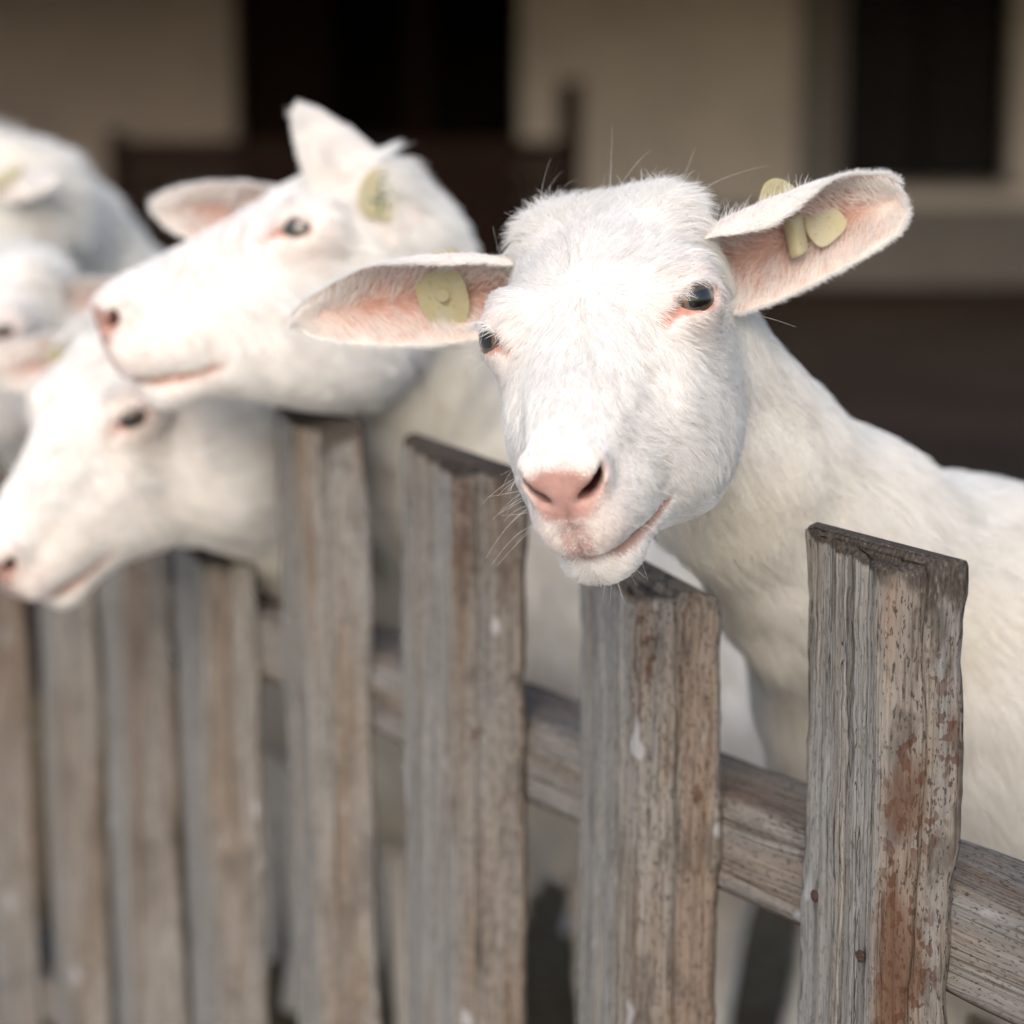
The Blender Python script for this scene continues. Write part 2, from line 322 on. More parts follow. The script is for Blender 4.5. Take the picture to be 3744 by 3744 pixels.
def picket(k, w=.125, ridge=.088, rn=.030, en=.010, top=0.0, slope=.03, lean=0.0, seed=0, shift=0.0, cap=.72, rough=None, nails=()):
    g = np.random.default_rng(100 + seed)
    H = FTOP + top
    prof = [(0, 0), (.001, en * .6), (.004, en)]
    m1, m2 = 34, 20
    for i in range(1, m1): prof.append((.004 + (ridge - .008) * i / m1, en + (rn - en) * (i / m1) ** .8))
    for i in range(m2 + 1):
        q = i / m2; prof.append((ridge - .004 + (w - ridge) * q, rn - (rn - en * .7) * q ** 1.4 + .0015 * math.sin(q * 3.1)))
    prof += [(w, en * .5), (w + .001, 0)]
    prof = np.array(prof); NZ = 110; cracks = []
    for ca in (ridge + (w - ridge) * g.uniform(.3, .55), ridge * g.uniform(.25, .8)):       # drying checks, cut into the wood
        cn = np.interp(ca, prof[2:-2, 0], prof[2:-2, 1]); keep = np.abs(prof[:, 0] - ca) > .0016; keep[:3] = keep[-3:] = True; prof = prof[keep]
        i = np.nonzero((prof[:-1, 0] < ca) & (prof[1:, 0] >= ca) & (prof[:-1, 1] > .002))[0][0] + 1
        prof = np.insert(prof, i, [(ca - .0007, cn), (ca, cn), (ca + .0007, cn)], 0); cracks = [c_ + 3 if c_ >= i else c_ for c_ in cracks] + [i]
    NP = len(prof); rough = g.uniform(.55, 1) if rough is None else rough
    zs = np.linspace(0, 1, NZ) ** .85
    gro = np.convolve(g.normal(0, 1, NP + 8), np.ones(3) / 3, 'same')[4:-4] * .0006
    V = []; S = []; T = []; ST = []
    wl = np.convolve(g.normal(0, 1, NZ + 40), np.ones(21) / 21, 'same')[20:-20] * .009
    wr = np.convolve(g.normal(0, 1, NZ + 40), np.ones(15) / 15, 'same')[20:-20] * .011
    wb = np.convolve(g.normal(0, 1, NZ + 40), np.ones(25) / 25, 'same')[20:-20] * .006
    for j, q in enumerate(zs):
        a = prof[:, 0].copy(); nn = prof[:, 1].copy()
        f_ = a / w
        a = a + wl[j] * (1 - f_) + wr[j] * f_ ** 3
        nn = nn + np.where(nn > .002, gro * (1 + .3 * np.sin(q * 9 + a * 300)) + wb[j] * np.sin(np.clip(f_, 0, 1) * math.pi), 0)
        nn = nn + np.where(prof[:, 1] > .002, g.normal(0, .00025, NP), 0)
        for q_, ci in enumerate(cracks):
            on_ = np.clip((q - (.15, .45)[q_]) * 8, 0, 1) * (1 if q_ == 0 else np.clip((.98 - q) * 6, 0, 1)); m_ = .0009 * math.sin(q * 21 + ci) + .0006 * math.sin(q * 57)
            a[ci:ci + 3] += m_; nn[ci] = nn[ci + 2] = (nn[ci - 1] + nn[ci + 3]) / 2; nn[ci + 1] = nn[ci] - .0055 * on_
        zt = H + slope * (.5 - f_) - .24 * nn + .0012 * np.sin(a * 240 + seed)
        zz = -.05 + (zt + .05) * q
        tp = H - zz
        V.append(np.stack([a - ridge + lean * (H - zz), nn, zz], 1)); S.append(np.clip((prof[:, 0] - ridge + .006 + wb[j] * .6) / .010, 0, 1) * rough); T.append(np.clip(.60 - tp / .07, 0, 1) * (0.30 + .85 * np.clip((f_ - .55) / .35, 0, 1)) * cap + .22 * cap * np.clip(1 - tp / .012, 0, 1)); ST.append(sum((np.exp(-((a - ridge - na) / .0026) ** 2) * np.exp(-np.maximum(zz - nz, 0) / .012) * np.exp(-np.maximum(nz - zz, 0) / .05) for na, nz in nails), np.zeros(NP)) + np.where(np.isin(np.arange(NP), [c_ + 1 for c_ in cracks]), .9, 0))
    V = np.concatenate(V); S = np.concatenate(S); T = np.concatenate(T)
    idx = np.arange(NZ * NP).reshape(NZ, NP); jn = np.roll(idx, -1, 1)
    F = np.stack([idx[:-1], jn[:-1], jn[1:], idx[1:]], -1).reshape(-1, 4)
    # worn, rounded end: three shrinking rings to a centre line
    base = V[-NP:]; cen = base.mean(0); last = idx[-1]; add = []; FF = [F]; st = len(V)
    for r, (sh, up) in enumerate(((.03, .0022), (.10, .0036), (.35, .0042), (.7, .0046))):
        ring = base + (cen - base) * sh * np.array([.55, 1, 0]); ring[:, 2] = base[:, 2] + up + g.normal(0, .0006, NP)
        add.append(ring); cur = np.arange(st, st + NP); st += NP
        FF.append(np.stack([last, np.roll(last, -1), np.roll(cur, -1), cur], -1)); last = cur
    h2 = NP // 2
    capf = np.stack([last[:h2 - 1], last[1:h2], last[::-1][1:h2], last[::-1][:h2 - 1]], -1) if NP % 2 == 0 else np.stack([last[:h2], last[1:h2 + 1], last[::-1][1:h2 + 1], last[::-1][:h2]], -1)
    V = np.concatenate([V] + add); S = np.concatenate([S] + [np.ones(NP)] * 4); T = np.concatenate([T] + [np.full(NP, .62 * cap)] + [np.full(NP, cap)] * 3); ST = np.concatenate(ST + [np.zeros(NP)] * 4)
    me = mesh_np('picket', V, np.concatenate(FF + [capf[:-1]])); 
    # validate() may drop nothing here: attributes follow vertex order
    wood_attr(me, S, T, ST)
    o = bpy.data.objects.new('picket', me); COL.objects.link(o); me.materials.append(M_WOOD)
    me.polygons.foreach_set('use_smooth', [True] * len(me.polygons))
    R = Matrix(((AX[0], NX[0], 0), (AX[1], NX[1], 0), (0, 0, 1))).to_4x4()
    o.parent = fence; loc = UX * (k * D_SP + shift); o.matrix_local = Matrix.Translation(loc) @ R
    return o
NAIL = None
def nail(pk, a, nn, z, seed):
    global NAIL
    if NAIL is None:
        bm = bmesh.new(); bmesh.ops.create_uvsphere(bm, u_segments=10, v_segments=6, radius=1)
        for v in bm.verts: v.co = Vector((v.co.x * .0034, v.co.y * .0012, v.co.z * .0034))
        NAIL = bpy.data.meshes.new('nail'); bm.to_mesh(NAIL); bm.free(); NAIL.materials.append(M_NAIL)
        NAIL.polygons.foreach_set('use_smooth', [True] * len(NAIL.polygons))
    o = bpy.data.objects.new('nail', NAIL); COL.objects.link(o); o.parent = pk; o.location = (a, nn, z)
PK = {}
RAIL_Z1, RAIL_Z0 = None, None
def plane_hit(px, py, off=0.0):
    """point of the fence's back plane (shifted along its normal) seen at this pixel"""
    r = C2W @ np.array([(px - 512) / FPX, (512 - py) / FPX, -1.0]); P0 = B0 + NX * off
    return CAM + r * (((P0 - CAM) @ NX) / (r @ NX))
RAIL_Z1 = plane_hit(723, 803)[2]; RAIL_Z0 = plane_hit(723, 899)[2]
specs = {-1: dict(top=.0, seed=9), 0: dict(top=.0, slope=.004, seed=0, w=.113, ridge=.089, cap=1.0, rough=1.0), 1: dict(top=-.046, cap=.35, slope=.020, seed=1, w=.135, ridge=.095, rn=.034, shift=.006),
         2: dict(top=-.002, slope=.010, seed=2, w=.158, ridge=.112, shift=.014), 3: dict(top=.008, slope=.004, seed=3, w=.140, ridge=.100, rn=.034, lean=.05, shift=.034, cap=1.0), 4: dict(top=-.13, slope=.01, seed=4, w=.155, ridge=.11, lean=.03, shift=.03),
         5: dict(top=.0, slope=.01, seed=5, w=.16, ridge=.11, lean=.03, shift=.02), 6: dict(top=-.01, slope=.01, seed=6, w=.15, ridge=.11, lean=.03), 7: dict(top=.0, slope=.01, seed=7, w=.15, ridge=.105), 8: dict(top=0, slope=.01, seed=8)}
for k, kw in specs.items():
    zn = (RAIL_Z0 + RAIL_Z1) / 2; PK[k] = picket(k, nails=((-.066, zn + .006), (-.012, zn - .008)) if k == 0 or k % 2 else (), **kw)
    for (a, dz) in ((-.066, .006), (-.012, -.008)):
        if k == 0 or k % 2: nail(PK[k], a, .0295 + (.0 if a > -.03 else -.0135), (RAIL_Z0 + RAIL_Z1) / 2 + dz, k)
def rail(z0, z1, depth, a0, a1, seed, off=-.001):
    g = np.random.default_rng(seed); L = a1 - a0; NZ = 90; h = (z1 - z0) / 2
    pr = []
    for (x0, y0), (x1, y1) in (((-h, 0), (h, 0)), ((h, 0), (h, -depth)), ((h, -depth), (-h, -depth)), ((-h, -depth), (-h, 0))):
        for i in range(10): q = i / 10; pr.append((x0 + (x1 - x0) * q, y0 + (y1 - y0) * q))
    pr = np.array(pr); pr[0] += (.002, -.002); pr[10] += (-.003, -.003); pr[20] += (-.003, .003)
    gro = np.convolve(g.normal(0, 1, len(pr) + 4), np.ones(2) / 2, 'same')[2:-2] * .0008
    V = []
    wz_ = np.convolve(g.normal(0, 1, NZ + 40), np.ones(21) / 21, 'same')[20:-20] * .008
    for j in range(NZ):
        q = j / (NZ - 1); P = pr.copy(); P[:, 0] += np.sign(P[:, 0]) * gro + wz_[j]; P[:, 1] += np.where(P[:, 1] < -.001, gro, 0)
        V.append(np.stack([P[:, 0], P[:, 1], np.full(len(P), L * q)], 1))
    V = np.concatenate(V); NP = len(pr); idx = np.arange(NZ * NP).reshape(NZ, NP); jn = np.roll(idx, -1, 1)
    F = np.stack([idx[:-1], jn[:-1], jn[1:], idx[1:]], -1).reshape(-1, 4)
    me = mesh_np('rail', V, F); topm = np.tile((pr[:, 0] > h * .95).astype(float) * .5, NZ)
    wood_attr(me, np.tile(np.where(pr[:, 1] < -.002, .9, .55), NZ), topm * 0)
    o = bpy.data.objects.new('rail', me); COL.objects.link(o); me.materials.append(M_WOOD)
    # local z along the fence (toward the camera's right), local x up, local y toward the camera
    R = Matrix(((0, NX[0], AX[0]), (0, NX[1], AX[1]), (1, 0, 0))).to_4x4()
    o.parent = fence; o.matrix_local = Matrix.Translation(Vector(AX * a0 + NX * off + np.array([0, 0, (z0 + z1) / 2]))) @ R
    return o
rail(RAIL_Z0, RAIL_Z1, .07, -9 * D_SP, 1.6 * D_SP, 5)
rail(.12, .17, .06, -9 * D_SP, 1.6 * D_SP, 6)

# ------------------------------------------------------------------ goats: an implicit body meshed by surface nets
def smin(a, b, k):
    h = np.clip(.5 + .5 * (b - a) / k, 0, 1); return b + (a - b) * h - k * h * (1 - h)
def smax(a, b, k): return -smin(-a, -b, k)
def ell(P, c, r, B=None):
    q = P - np.asarray(c, P.dtype)
    if B is not None: q = q @ np.asarray(B, P.dtype).T
    r = np.asarray(r, P.dtype); k0 = np.linalg.norm(q / r, axis=1); k1 = np.linalg.norm(q / (r * r), axis=1) + 1e-9
    return k0 * (k0 - 1) / k1
def cone(P, a, b, ra, rb):
    a = np.asarray(a, P.dtype); ab = np.asarray(b, P.dtype) - a; l2 = float(ab @ ab)
    x = P[:, 0] - a[0]; y = P[:, 1] - a[1]; z = P[:, 2] - a[2]; h = x * ab[0] + y * ab[1] + z * ab[2]
    t = np.clip(h / l2, 0, 1); d2 = x * x + y * y + z * z - t * (2 * h - t * l2)
    return np.sqrt(np.maximum(d2, 0)) - (ra + (rb - ra) * t)
def chain(P, pts, r):
    d = None
    for i in range(len(pts) - 1):
        e = cone(P, pts[i], pts[i + 1], r[i], r[i + 1]); d = e if d is None else np.minimum(d, e)
    return d
def cubic(x, xs, ys):
    """smooth monotone-ish interpolation (Hermite)"""
    xs = np.asarray(xs, float); ys = np.asarray(ys, float)
    s = np.diff(ys) / np.diff(xs); m = np.concatenate([[s[0]], (s[:-1] + s[1:]) / 2, [s[-1]]])
    m[1:-1] = np.where(s[:-1] * s[1:] <= 0, 0, m[1:-1])
    x = np.clip(x, xs[0], xs[-1]); i = np.clip(np.searchsorted(xs, x) - 1, 0, len(xs) - 2); h = xs[i + 1] - xs[i]; t = (x - xs[i]) / h
    return (2 * t**3 - 3 * t**2 + 1) * ys[i] + (t**3 - 2 * t**2 + t) * h * m[i] + (-2 * t**3 + 3 * t**2) * ys[i + 1] + (t**3 - t**2) * h * m[i + 1]
def loft(P, Y, Wd, Zt, Zb, n=2.3):
    y = P[:, 1]; w = np.maximum(cubic(y, Y, Wd), 1e-4); zt = cubic(y, Y, Zt); zb = cubic(y, Y, Zb); c = (zt + zb) * .5; h = np.maximum((zt - zb) * .5, 1e-4)
    dx = np.abs(P[:, 0]); dz = np.abs(P[:, 2] - c); rho = ((dx / w) ** n + (dz / h) ** n) ** (1 / n) + 1e-6
    d = np.hypot(dx, dz) * (1 - 1 / np.maximum(rho, .05))
    return np.maximum(d, np.maximum(Y[0] - y, y - Y[-1]))

# head frame: X toward the goat's right, Y along the nose, Z out of the face; origin between the eyes, metres
LIPX, NOSX = .0132, .0128
EYE_C = np.array([.0465, .001, .0160]); EYE_R = .0160
UP_Y = [-.108, -.100, -.086, -.065, -.038, -.01, .02, .05, .08, .105, .122, .134, .141, .1445]
UP_W = [.004, .0241, .0383, .0472, .0515, .0500, .0425, .0342, .0288, .0246, .0212, .0180, .0130, .0035]
UP_T = [-.0049, .0100, .0225, .0335, .0420, .0432, .0385, .0333, .0297, .0267, .0240, .0192, .0122, -.002]
UP_B = [-.015, -.032, -.045, -.056, -.064, -.066, -.063, -.058, -.052, -.0485, -.0475, -.0440, -.0330, -.008]
LO_Y = [-.075, -.066, -.045, -.015, .015, .045, .075, .10, .116, .124, .128]
LO_W = [.0041, .0267, .0431, .0488, .0440, .0350, .0265, .0215, .0175, .0122, .003]
LO_T = [-.035, -.02, -.015, -.015, -.02, -.030, -.040, -.044, -.046, -.047, -.052]
LO_B = [-.0611, -.0866, -.107, -.115, -.106, -.091, -.0765, -.0700, -.0675, -.0630, -.055]
def eye_frame(s, dy=0.0):
    """centre, outward, along-slit and up axes of the eye on side s (+1 goat's right)"""
    c = EYE_C * [s, 1, 1] + [0, dy, 0]; n = unit([s * .78, .52, .36]); t = unit(np.array([s * -.55, .78, .26])); t = unit(t - n * (t @ n)); b = np.cross(n, t) * (1 if s > 0 else -1)
    if b[2] < 0: b = -b
    return c, n, t, b
def head_base(P, dy=(0, 0)):
    Q = P
    d = smin(loft(Q, UP_Y, UP_W, UP_T, UP_B, 2.15), loft(Q, LO_Y, LO_W, LO_T, LO_B, 2.2), .010)
    d = smin(d, ell(Q, (0, -.046, .010), (.052, .055, .035)), .02)                              # cranium
    for s, e in ((1, dy[0]), (-1, dy[1])):
        c, n, t, b = eye_frame(s, e)
        d = smin(d, ell(Q, (s * .036, .004, -.043), (.0215, .062, .048)), .028)                  # cheek muscle
        d = smin(d, ell(Q, c - n * .0005, (.0178, .0210, .0146), np.stack([n, t, b])), .020)      # orbit
        d = smin(d, cone(Q, c + b * .0145 - t * .014 - n * .003, c + b * .0145 + t * .010 + n * .001, .0065, .0058), .012)   # brow
        d = smin(d, ell(Q, (s * LIPX, .113, -.027), (.0115, .022, .0165)), .012)                # lip pad
        d = smin(d, ell(Q, (s * NOSX, .129, .006), (.0100, .012, .0125)), .008)                 # nostril wing
        d = smin(d, ell(Q, (s * .031, -.066, .031), (.017, .019, .014)), .016)                   # horn-bud knobs under the forelock
    for s in (1, -1): d = smin(d, ell(Q, (s * .0200, .062, -.034), (.0125, .042, .022)), .020)      # side of the mouth
    d = smin(d, ell(Q, (0, .108, -.058), (.018, .016, .012)), .010)                              # chin
    return d
MOUTH = np.array([(0, .1385, -.0455), (.0056, .137, -.0458), (.0117, .132, -.0465), (.0170, .122, -.0478), (.0215, .107, -.0495), (.0250, .092, -.0502), (.0268, .079, -.0470)])
NOSTRIL = np.array([(.0066, .1440, -.0045), (.0102, .1420, -.0028), (.0150, .1400, .0003), (.0190, .1370, .0045), (.0208, .1330, .0090)])
def snap(P, fn, it=12):
    P = np.asarray(P, float).copy()
    for _ in range(it):
        d = fn(P); g = np.stack([(fn(P + e) - fn(P - e)) / 2e-3 for e in np.eye(3) * 1e-3], 1); P -= (d / (np.sum(g * g, 1) + 1e-6))[:, None] * g * .8
    return P
def nrm(P, fn):
    g = np.stack([(fn(P + e) - fn(P - e)) for e in np.eye(3) * 1.5e-3], 1); return g / (np.linalg.norm(g, axis=1)[:, None] + 1e-9)
class Head:
    def __init__(self, dy=(0, 0), lid=1.0):
        self.dy = dy; self.lid = lid; fb = lambda P: head_base(P, dy); self.fb = fb
        self.mouth = {}; self.nost = {}; self.nin = {}
        for s in (1, -1):
            self.mouth[s] = snap(MOUTH * [s, 1, 1], fb); q = snap(NOSTRIL * [s, 1, 1], fb); self.nost[s] = q; nn = nrm(q, fb); self.nin[s] = q - nn * .010 + np.array([s * .002, -.004, 0])
        self.phil = snap(np.array([(0, .147, -.003), (0, .146, -.012), (0, .143, -.022), (0, .141, -.034), (0, .1385, -.0455)]), fb)
    def sdf(self, P):
        d = self.fb(P)
        for s, e in ((1, self.dy[0]), (-1, self.dy[1])):
            c, n, t, b = eye_frame(s, e)
            d = smax(d, -ell(P, c + n * .0175 - b * .0005, (.0140, .0162, .0074 * self.lid), np.stack([n, t, b])), .0025)
            d = smax(d, -cone(P, c + n * .0155 + t * .013 - b * .002, c + n * .0115 + t * .0245 - b * .0055, .0034, .0012), .0025)   # tear duct
            d = np.minimum(d, ell(P, c, (EYE_R - .0012,) * 3))
            d = smax(d, -chain(P, self.mouth[s], [.0026, .0026, .0026, .0025, .0024, .0021, .0012]), .002)
            d = smax(d, -chain(P, self.nost[s], [.0026, .0036, .0038, .0035, .0020]), .0015)
            d = smax(d, -chain(P, self.nin[s], [.002, .0036, .0040, .0036, .001]), .002)
            d = smax(d, -chain(P, (self.nost[s] + self.nin[s]) / 2, [.002, .0034, .0038, .0034, .001]), .002)
        d = smax(d, -chain(P, self.phil, [.0006, .0011, .0012, .0012, .0012]), .0015)
        return d

def nets(xs, ys, zs, V):
    ins = V < 0; nx, ny, nz = V.shape
    cnt = np.zeros((nx - 1, ny - 1, nz - 1), np.int8)
    sl = [slice(0, -1), slice(1, None)]
    for a in (0, 1):
        for b in (0, 1):
            for c in (0, 1): cnt += ins[sl[a], sl[b], sl[c]]
    act = (cnt > 0) & (cnt < 8); I, J, K = np.nonzero(act); ID = np.full(act.shape, -1, np.int32); ID[I, J, K] = np.arange(len(I))
    acc = np.zeros((len(I), 3)); num = np.zeros(len(I)); ax = (xs, ys, zs); off = [(a, b, c) for a in (0, 1) for b in (0, 1) for c in (0, 1)]
    for d in range(3):
        for o in off:
            if o[d]: continue
            o2 = list(o); o2[d] = 1
            v0 = V[I + o[0], J + o[1], K + o[2]]; v1 = V[I + o2[0], J + o2[1], K + o2[2]]; m = (v0 < 0) != (v1 < 0); t = np.where(m, v0 / np.where(v0 == v1, 1, v0 - v1), 0)
            p = np.stack([xs[I + o[0]], ys[J + o[1]], zs[K + o[2]]], 1); p[:, d] += t * (ax[d][(I, J, K)[d] + 1] - ax[d][(I, J, K)[d]])
            acc += p * m[:, None]; num += m
    P = acc / num[:, None]; Q = []
    for d in range(3):
        s0 = [slice(1, -1)] * 3; s1 = [slice(1, -1)] * 3; s0[d] = slice(0, -1); s1[d] = slice(1, None)
        a, b = ins[tuple(s0)], ins[tuple(s1)]; e = np.nonzero(a != b); fl = a[e]; g = [x + (0 if q == d else 1) for q, x in enumerate(e)]
        u, v = [(1, 2), (2, 0), (0, 1)][d]
        def cell(du, dv):
            h = [x.copy() for x in g]; h[u] -= du; h[v] -= dv; return ID[h[0], h[1], h[2]]
        q = np.stack([cell(1, 1), cell(0, 1), cell(0, 0), cell(1, 0)], 1); q[~fl] = q[~fl][:, ::-1]; Q.append(q)
    Q = np.concatenate(Q); return P, Q[(Q >= 0).all(1)]
def axis(lo, hi, flo, fhi, fine, coarse):
    a = [np.arange(flo, fhi, fine)]; x = flo; st = fine; L = []
    while x > lo: st = min(st * 1.3, coarse); x -= st; L.append(x)
    x = a[0][-1]; st = fine; Rr = []
    while x < hi: st = min(st * 1.3, coarse); x += st; Rr.append(x)
    return np.concatenate([L[::-1], a[0], Rr])

SKIN = np.array([.80, .66, .60]); PINK = np.array([.47, .265, .23]); RIM = np.array([.56, .27, .20]); LIP = np.array([.42, .235, .18]); WHITE = np.array([.83, .80, .76])
NOSEDARK = np.array([.10, .035, .025])
def dist_chain(P, pts): return chain(P, pts, [0] * len(pts))

def build_goat(name, label, Rw, Tw, neck, torso, legs, fine=.0028, coarse=.02, dy=(0, 0), ears=(), fur=None, hs=1.0, seed=0, group=None, lid=1.0):
    """Rw, Tw: head frame to world; neck, torso: lists of (world point, radius); legs: list of joint chains"""
    head = Head(dy, lid); g = np.random.default_rng(50 + seed)
    root = empty(name, tuple(np.append(torso[0][0][:2], 0))); tag(root, label, 'goat', group)
    toL = lambda P: (P - Tw) @ Rw / hs
    toW = lambda P: (P * hs) @ Rw.T + Tw
    NP_, NR = [toL(np.array(p)) for p, r in neck], [r / hs for p, r in neck]; TP, TR = [toL(np.array(p)) for p, r in torso], [r / hs for p, r in torso]
    LG = [([toL(np.array(p)) for p, r in l], [r / hs for p, r in l]) for l in legs]
    allp = np.array(NP_ + TP + [q for l in LG for q in l[0]]); mr = max(TR + NR) + .03
    lo = np.minimum(allp.min(0) - mr, [-.08, -.14, -.135]); hi = np.maximum(allp.max(0) + mr, [.08, .16, .07])
    xs = axis(lo[0], hi[0], -.075, .075, fine, coarse); ys = axis(lo[1], hi[1], -.135, .156, fine, coarse); zs = axis(lo[2], hi[2], -.122, .066, fine, coarse)
    G = np.stack(np.meshgrid(xs, ys, zs, indexing='ij'), -1).reshape(-1, 3).astype(np.float32)
    V = np.full(len(G), 1.0, np.float32)
    def body(P):
        d = None
        for pts, rr, k in ((NP_, NR, .03), (TP, TR, .05)):
            for i in range(len(pts) - 1):
                e = cone(P, pts[i], pts[i + 1], rr[i], rr[i + 1]); d = e if d is None else smin(d, e, k / hs)
        for pts, rr in LG:
            q = np.array(pts); m = np.all((P > q.min(0) - .14) & (P < q.max(0) + .14), 1); d[m] = smin(d[m], chain(P[m], pts, rr), .04)
        return d
    V = body(G)
    inh = np.all((G > [-.085, -.145, -.130]) & (G < [.085, .16, .075]), 1)
    V[inh] = smin(head.sdf(G[inh]), V[inh], .022)
    P, Q = nets(xs, ys, zs, V.reshape(len(xs), len(ys), len(zs)))
    # light relaxation of the facets
    E = np.concatenate([Q[:, [0, 1]], Q[:, [1, 2]], Q[:, [2, 3]], Q[:, [3, 0]]])
    for lam in (.5, .5):
        S = np.zeros_like(P); c = np.zeros(len(P)); np.add.at(S, E[:, 0], P[E[:, 1]]); np.add.at(S, E[:, 1], P[E[:, 0]]); np.add.at(c, E[:, 0], 1); np.add.at(c, E[:, 1], 1)
        P = P + lam * (S / np.maximum(c, 1)[:, None] - P)
    # the neck and body are not a smooth tube: muscle and skin folds
    vn = np.zeros_like(P); fn_ = np.cross(P[Q[:, 1]] - P[Q[:, 0]], P[Q[:, 2]] - P[Q[:, 0]])
    for i in range(4): np.add.at(vn, Q[:, i], fn_)
    vn /= np.linalg.norm(vn, axis=1)[:, None] + 1e-12; far = sstep(np.linalg.norm(P - [0, .03, -.02], axis=1), .12, .19)
    P = P + vn * (far * (vnoise(P, 13)[:, 0] * .0030 + vnoise(P * [1, .6, 1], 38)[:, 1] * .0020))[:, None]
    me = mesh_np('body', toW(P), Q)
    col, bare = paint(P, head)
    a = me.attributes.new('tint', 'FLOAT_COLOR', 'POINT'); a.data.foreach_set('color', np.concatenate([col, np.ones((len(col), 1))], 1).astype(np.float32).ravel())
    link('body', me, M_SKIN, root)
    # eyes
    for s, e in ((1, dy[0]), (-1, dy[1])):
        c, n, t, b = eye_frame(s, e); bm = bmesh.new(); bmesh.ops.create_uvsphere(bm, u_segments=36, v_segments=20, radius=EYE_R * hs)
        for v in bm.verts:
            if v.co.z > .0085 * hs: v.co.z += (v.co.z - .0085 * hs) * .10          # cornea
        em = bpy.data.meshes.new('eye'); bm.to_mesh(em); bm.free()
        eo = link('eye', em, M_EYE, root)
        look = unit(n + np.array([0, .18, .02])); tt = unit(t - look * (t @ look)); bb = np.cross(look, tt)
        Rl = Rw @ np.stack([tt, bb, look], 1); eo.matrix_parent_inverse = Matrix(); pos = toW(c[None])[0] - np.array(root.location)
        eo.matrix_local = Matrix.Translation(Vector(pos)) @ Matrix(Rl.tolist()).to_4x4()
    earobjs = [make_ear(root, toW, toL, Rw, hs, g, fur, **e) for e in ears]
    if fur: grow_fur(root, P, Q, bare, head, toW, toL, Rw, hs, NP_, g, **fur)
    return root

def paint(P, head):
    """skin colour and baldness (1 = no hair) per vertex, in the head frame"""
    col = np.tile(WHITE, (len(P), 1)); bare = np.zeros(len(P))
    hd = (np.abs(P[:, 0]) < .09) & (P[:, 1] > -.14) & (P[:, 1] < .17) & (np.abs(P[:, 2]) < .12)
    p = P[hd]; c = np.tile(np.array([.82, .75, .71]), (len(p), 1)); b = np.zeros(len(p))
    def lay(m, colr):
        nonlocal c; c = c * (1 - m[:, None]) + np.asarray(colr) * m[:, None]
    jit = vnoise(p, 160)[:, 0] * .004
    nose = np.clip(1 - (np.linalg.norm((p - [0, .146, .000]) / [.0245, .024, .0165], axis=1) + jit * 18 - .72) / .42, 0, 1)
    lipn = np.clip(1 - (np.linalg.norm((p - [0, .142, -.027]) / [.0085, .018, .021], axis=1) + jit * 25 - .7) / .5, 0, 1)
    lay(np.maximum(nose * .95, lipn * .75), PINK); b = np.maximum(b, np.clip(np.maximum(nose * 1.5 - .3, lipn * .55), 0, 1))
    for s, e in ((1, head.dy[0]), (-1, head.dy[1])):
        ce, n, t, bb = eye_frame(s, e)
        q = (p - ce) @ np.stack([n, t, bb], 1)
        r = np.hypot(q[:, 1] / .0172, (q[:, 2] + .0005) / (.0014 + .0074 * head.lid)); front = (q[:, 0] > 0)
        rim = np.clip(1 - (r + jit * 30 - .92) / .30, 0, 1) * front * np.where(q[:, 2] > .001, .55, 1) * np.where(q[:, 1] < -.008, .55, 1); lay(rim * .92, RIM); b = np.maximum(b, np.clip(rim * 1.5 - .45, 0, 1))
        dd = cone(p, ce + n * .0145 + t * .014 - bb * .002, ce + n * .0110 + t * .0245 - bb * .0055, 0, 0)
        m = np.clip(1 - (dd - .0022) / .0035, 0, 1); lay(m * .9, RIM * .9); b = np.maximum(b, np.clip(m * 1.5 - .3, 0, 1))
        dm = dist_chain(p, head.mouth[s]); below = p[:, 2] < np.interp(np.abs(p[:, 0]), MOUTH[:, 0], MOUTH[:, 2]) + .001
        m = np.clip(1 - (dm - .0022) / np.where(below, .0045, .0014), 0, 1); lay(m * .95, LIP); b = np.maximum(b, np.clip(m * 1.6 - .3, 0, 1))
        dn = np.minimum(dist_chain(p, head.nost[s]), np.minimum(dist_chain(p, head.nin[s]), dist_chain(p, (head.nost[s] + head.nin[s]) / 2)))
        dk = np.clip(1 - (dist_chain(p, head.nin[s]) - .004) / .005, 0, 1); lay(dk, NOSEDARK); b = np.maximum(b, (dn < .006) * 1.0)
    dp = dist_chain(p, head.phil); m = np.clip(1 - (dp - .0006) / .0012, 0, 1); lay(m * .7, PINK * .5)
    col[hd] = c; bare[hd] = b; return col, bare

def sstep(x, a, b): t = np.clip((x - a) / (b - a), 0, 1); return t * t * (3 - 2 * t)
def hair_object(name, pts, rad, tint, parent, label=None):
    """pts (n,k,3) world, rad (n,k)"""
    n, k = pts.shape[:2]
    if n == 0: return None
    hc = bpy.data.hair_curves.new(name); hc.add_curves([k] * n)
    loc = np.array(parent.location) if parent.parent is None else np.zeros(3)
    hc.attributes['position'].data.foreach_set('vector', (pts - loc).astype(np.float32).ravel())
    r = hc.attributes.get('radius') or hc.attributes.new('radius', 'FLOAT', 'POINT'); r.data.foreach_set('value', rad.astype(np.float32).ravel())
    a = hc.attributes.new('tint', 'FLOAT_COLOR', 'CURVE'); a.data.foreach_set('color', np.concatenate([tint, np.ones((n, 1))], 1).astype(np.float32).ravel())
    hc.materials.append(M_HAIR); o = bpy.data.objects.new(name, hc); COL.objects.link(o); o.parent = parent; o['kind'] = 'stuff'
    return o
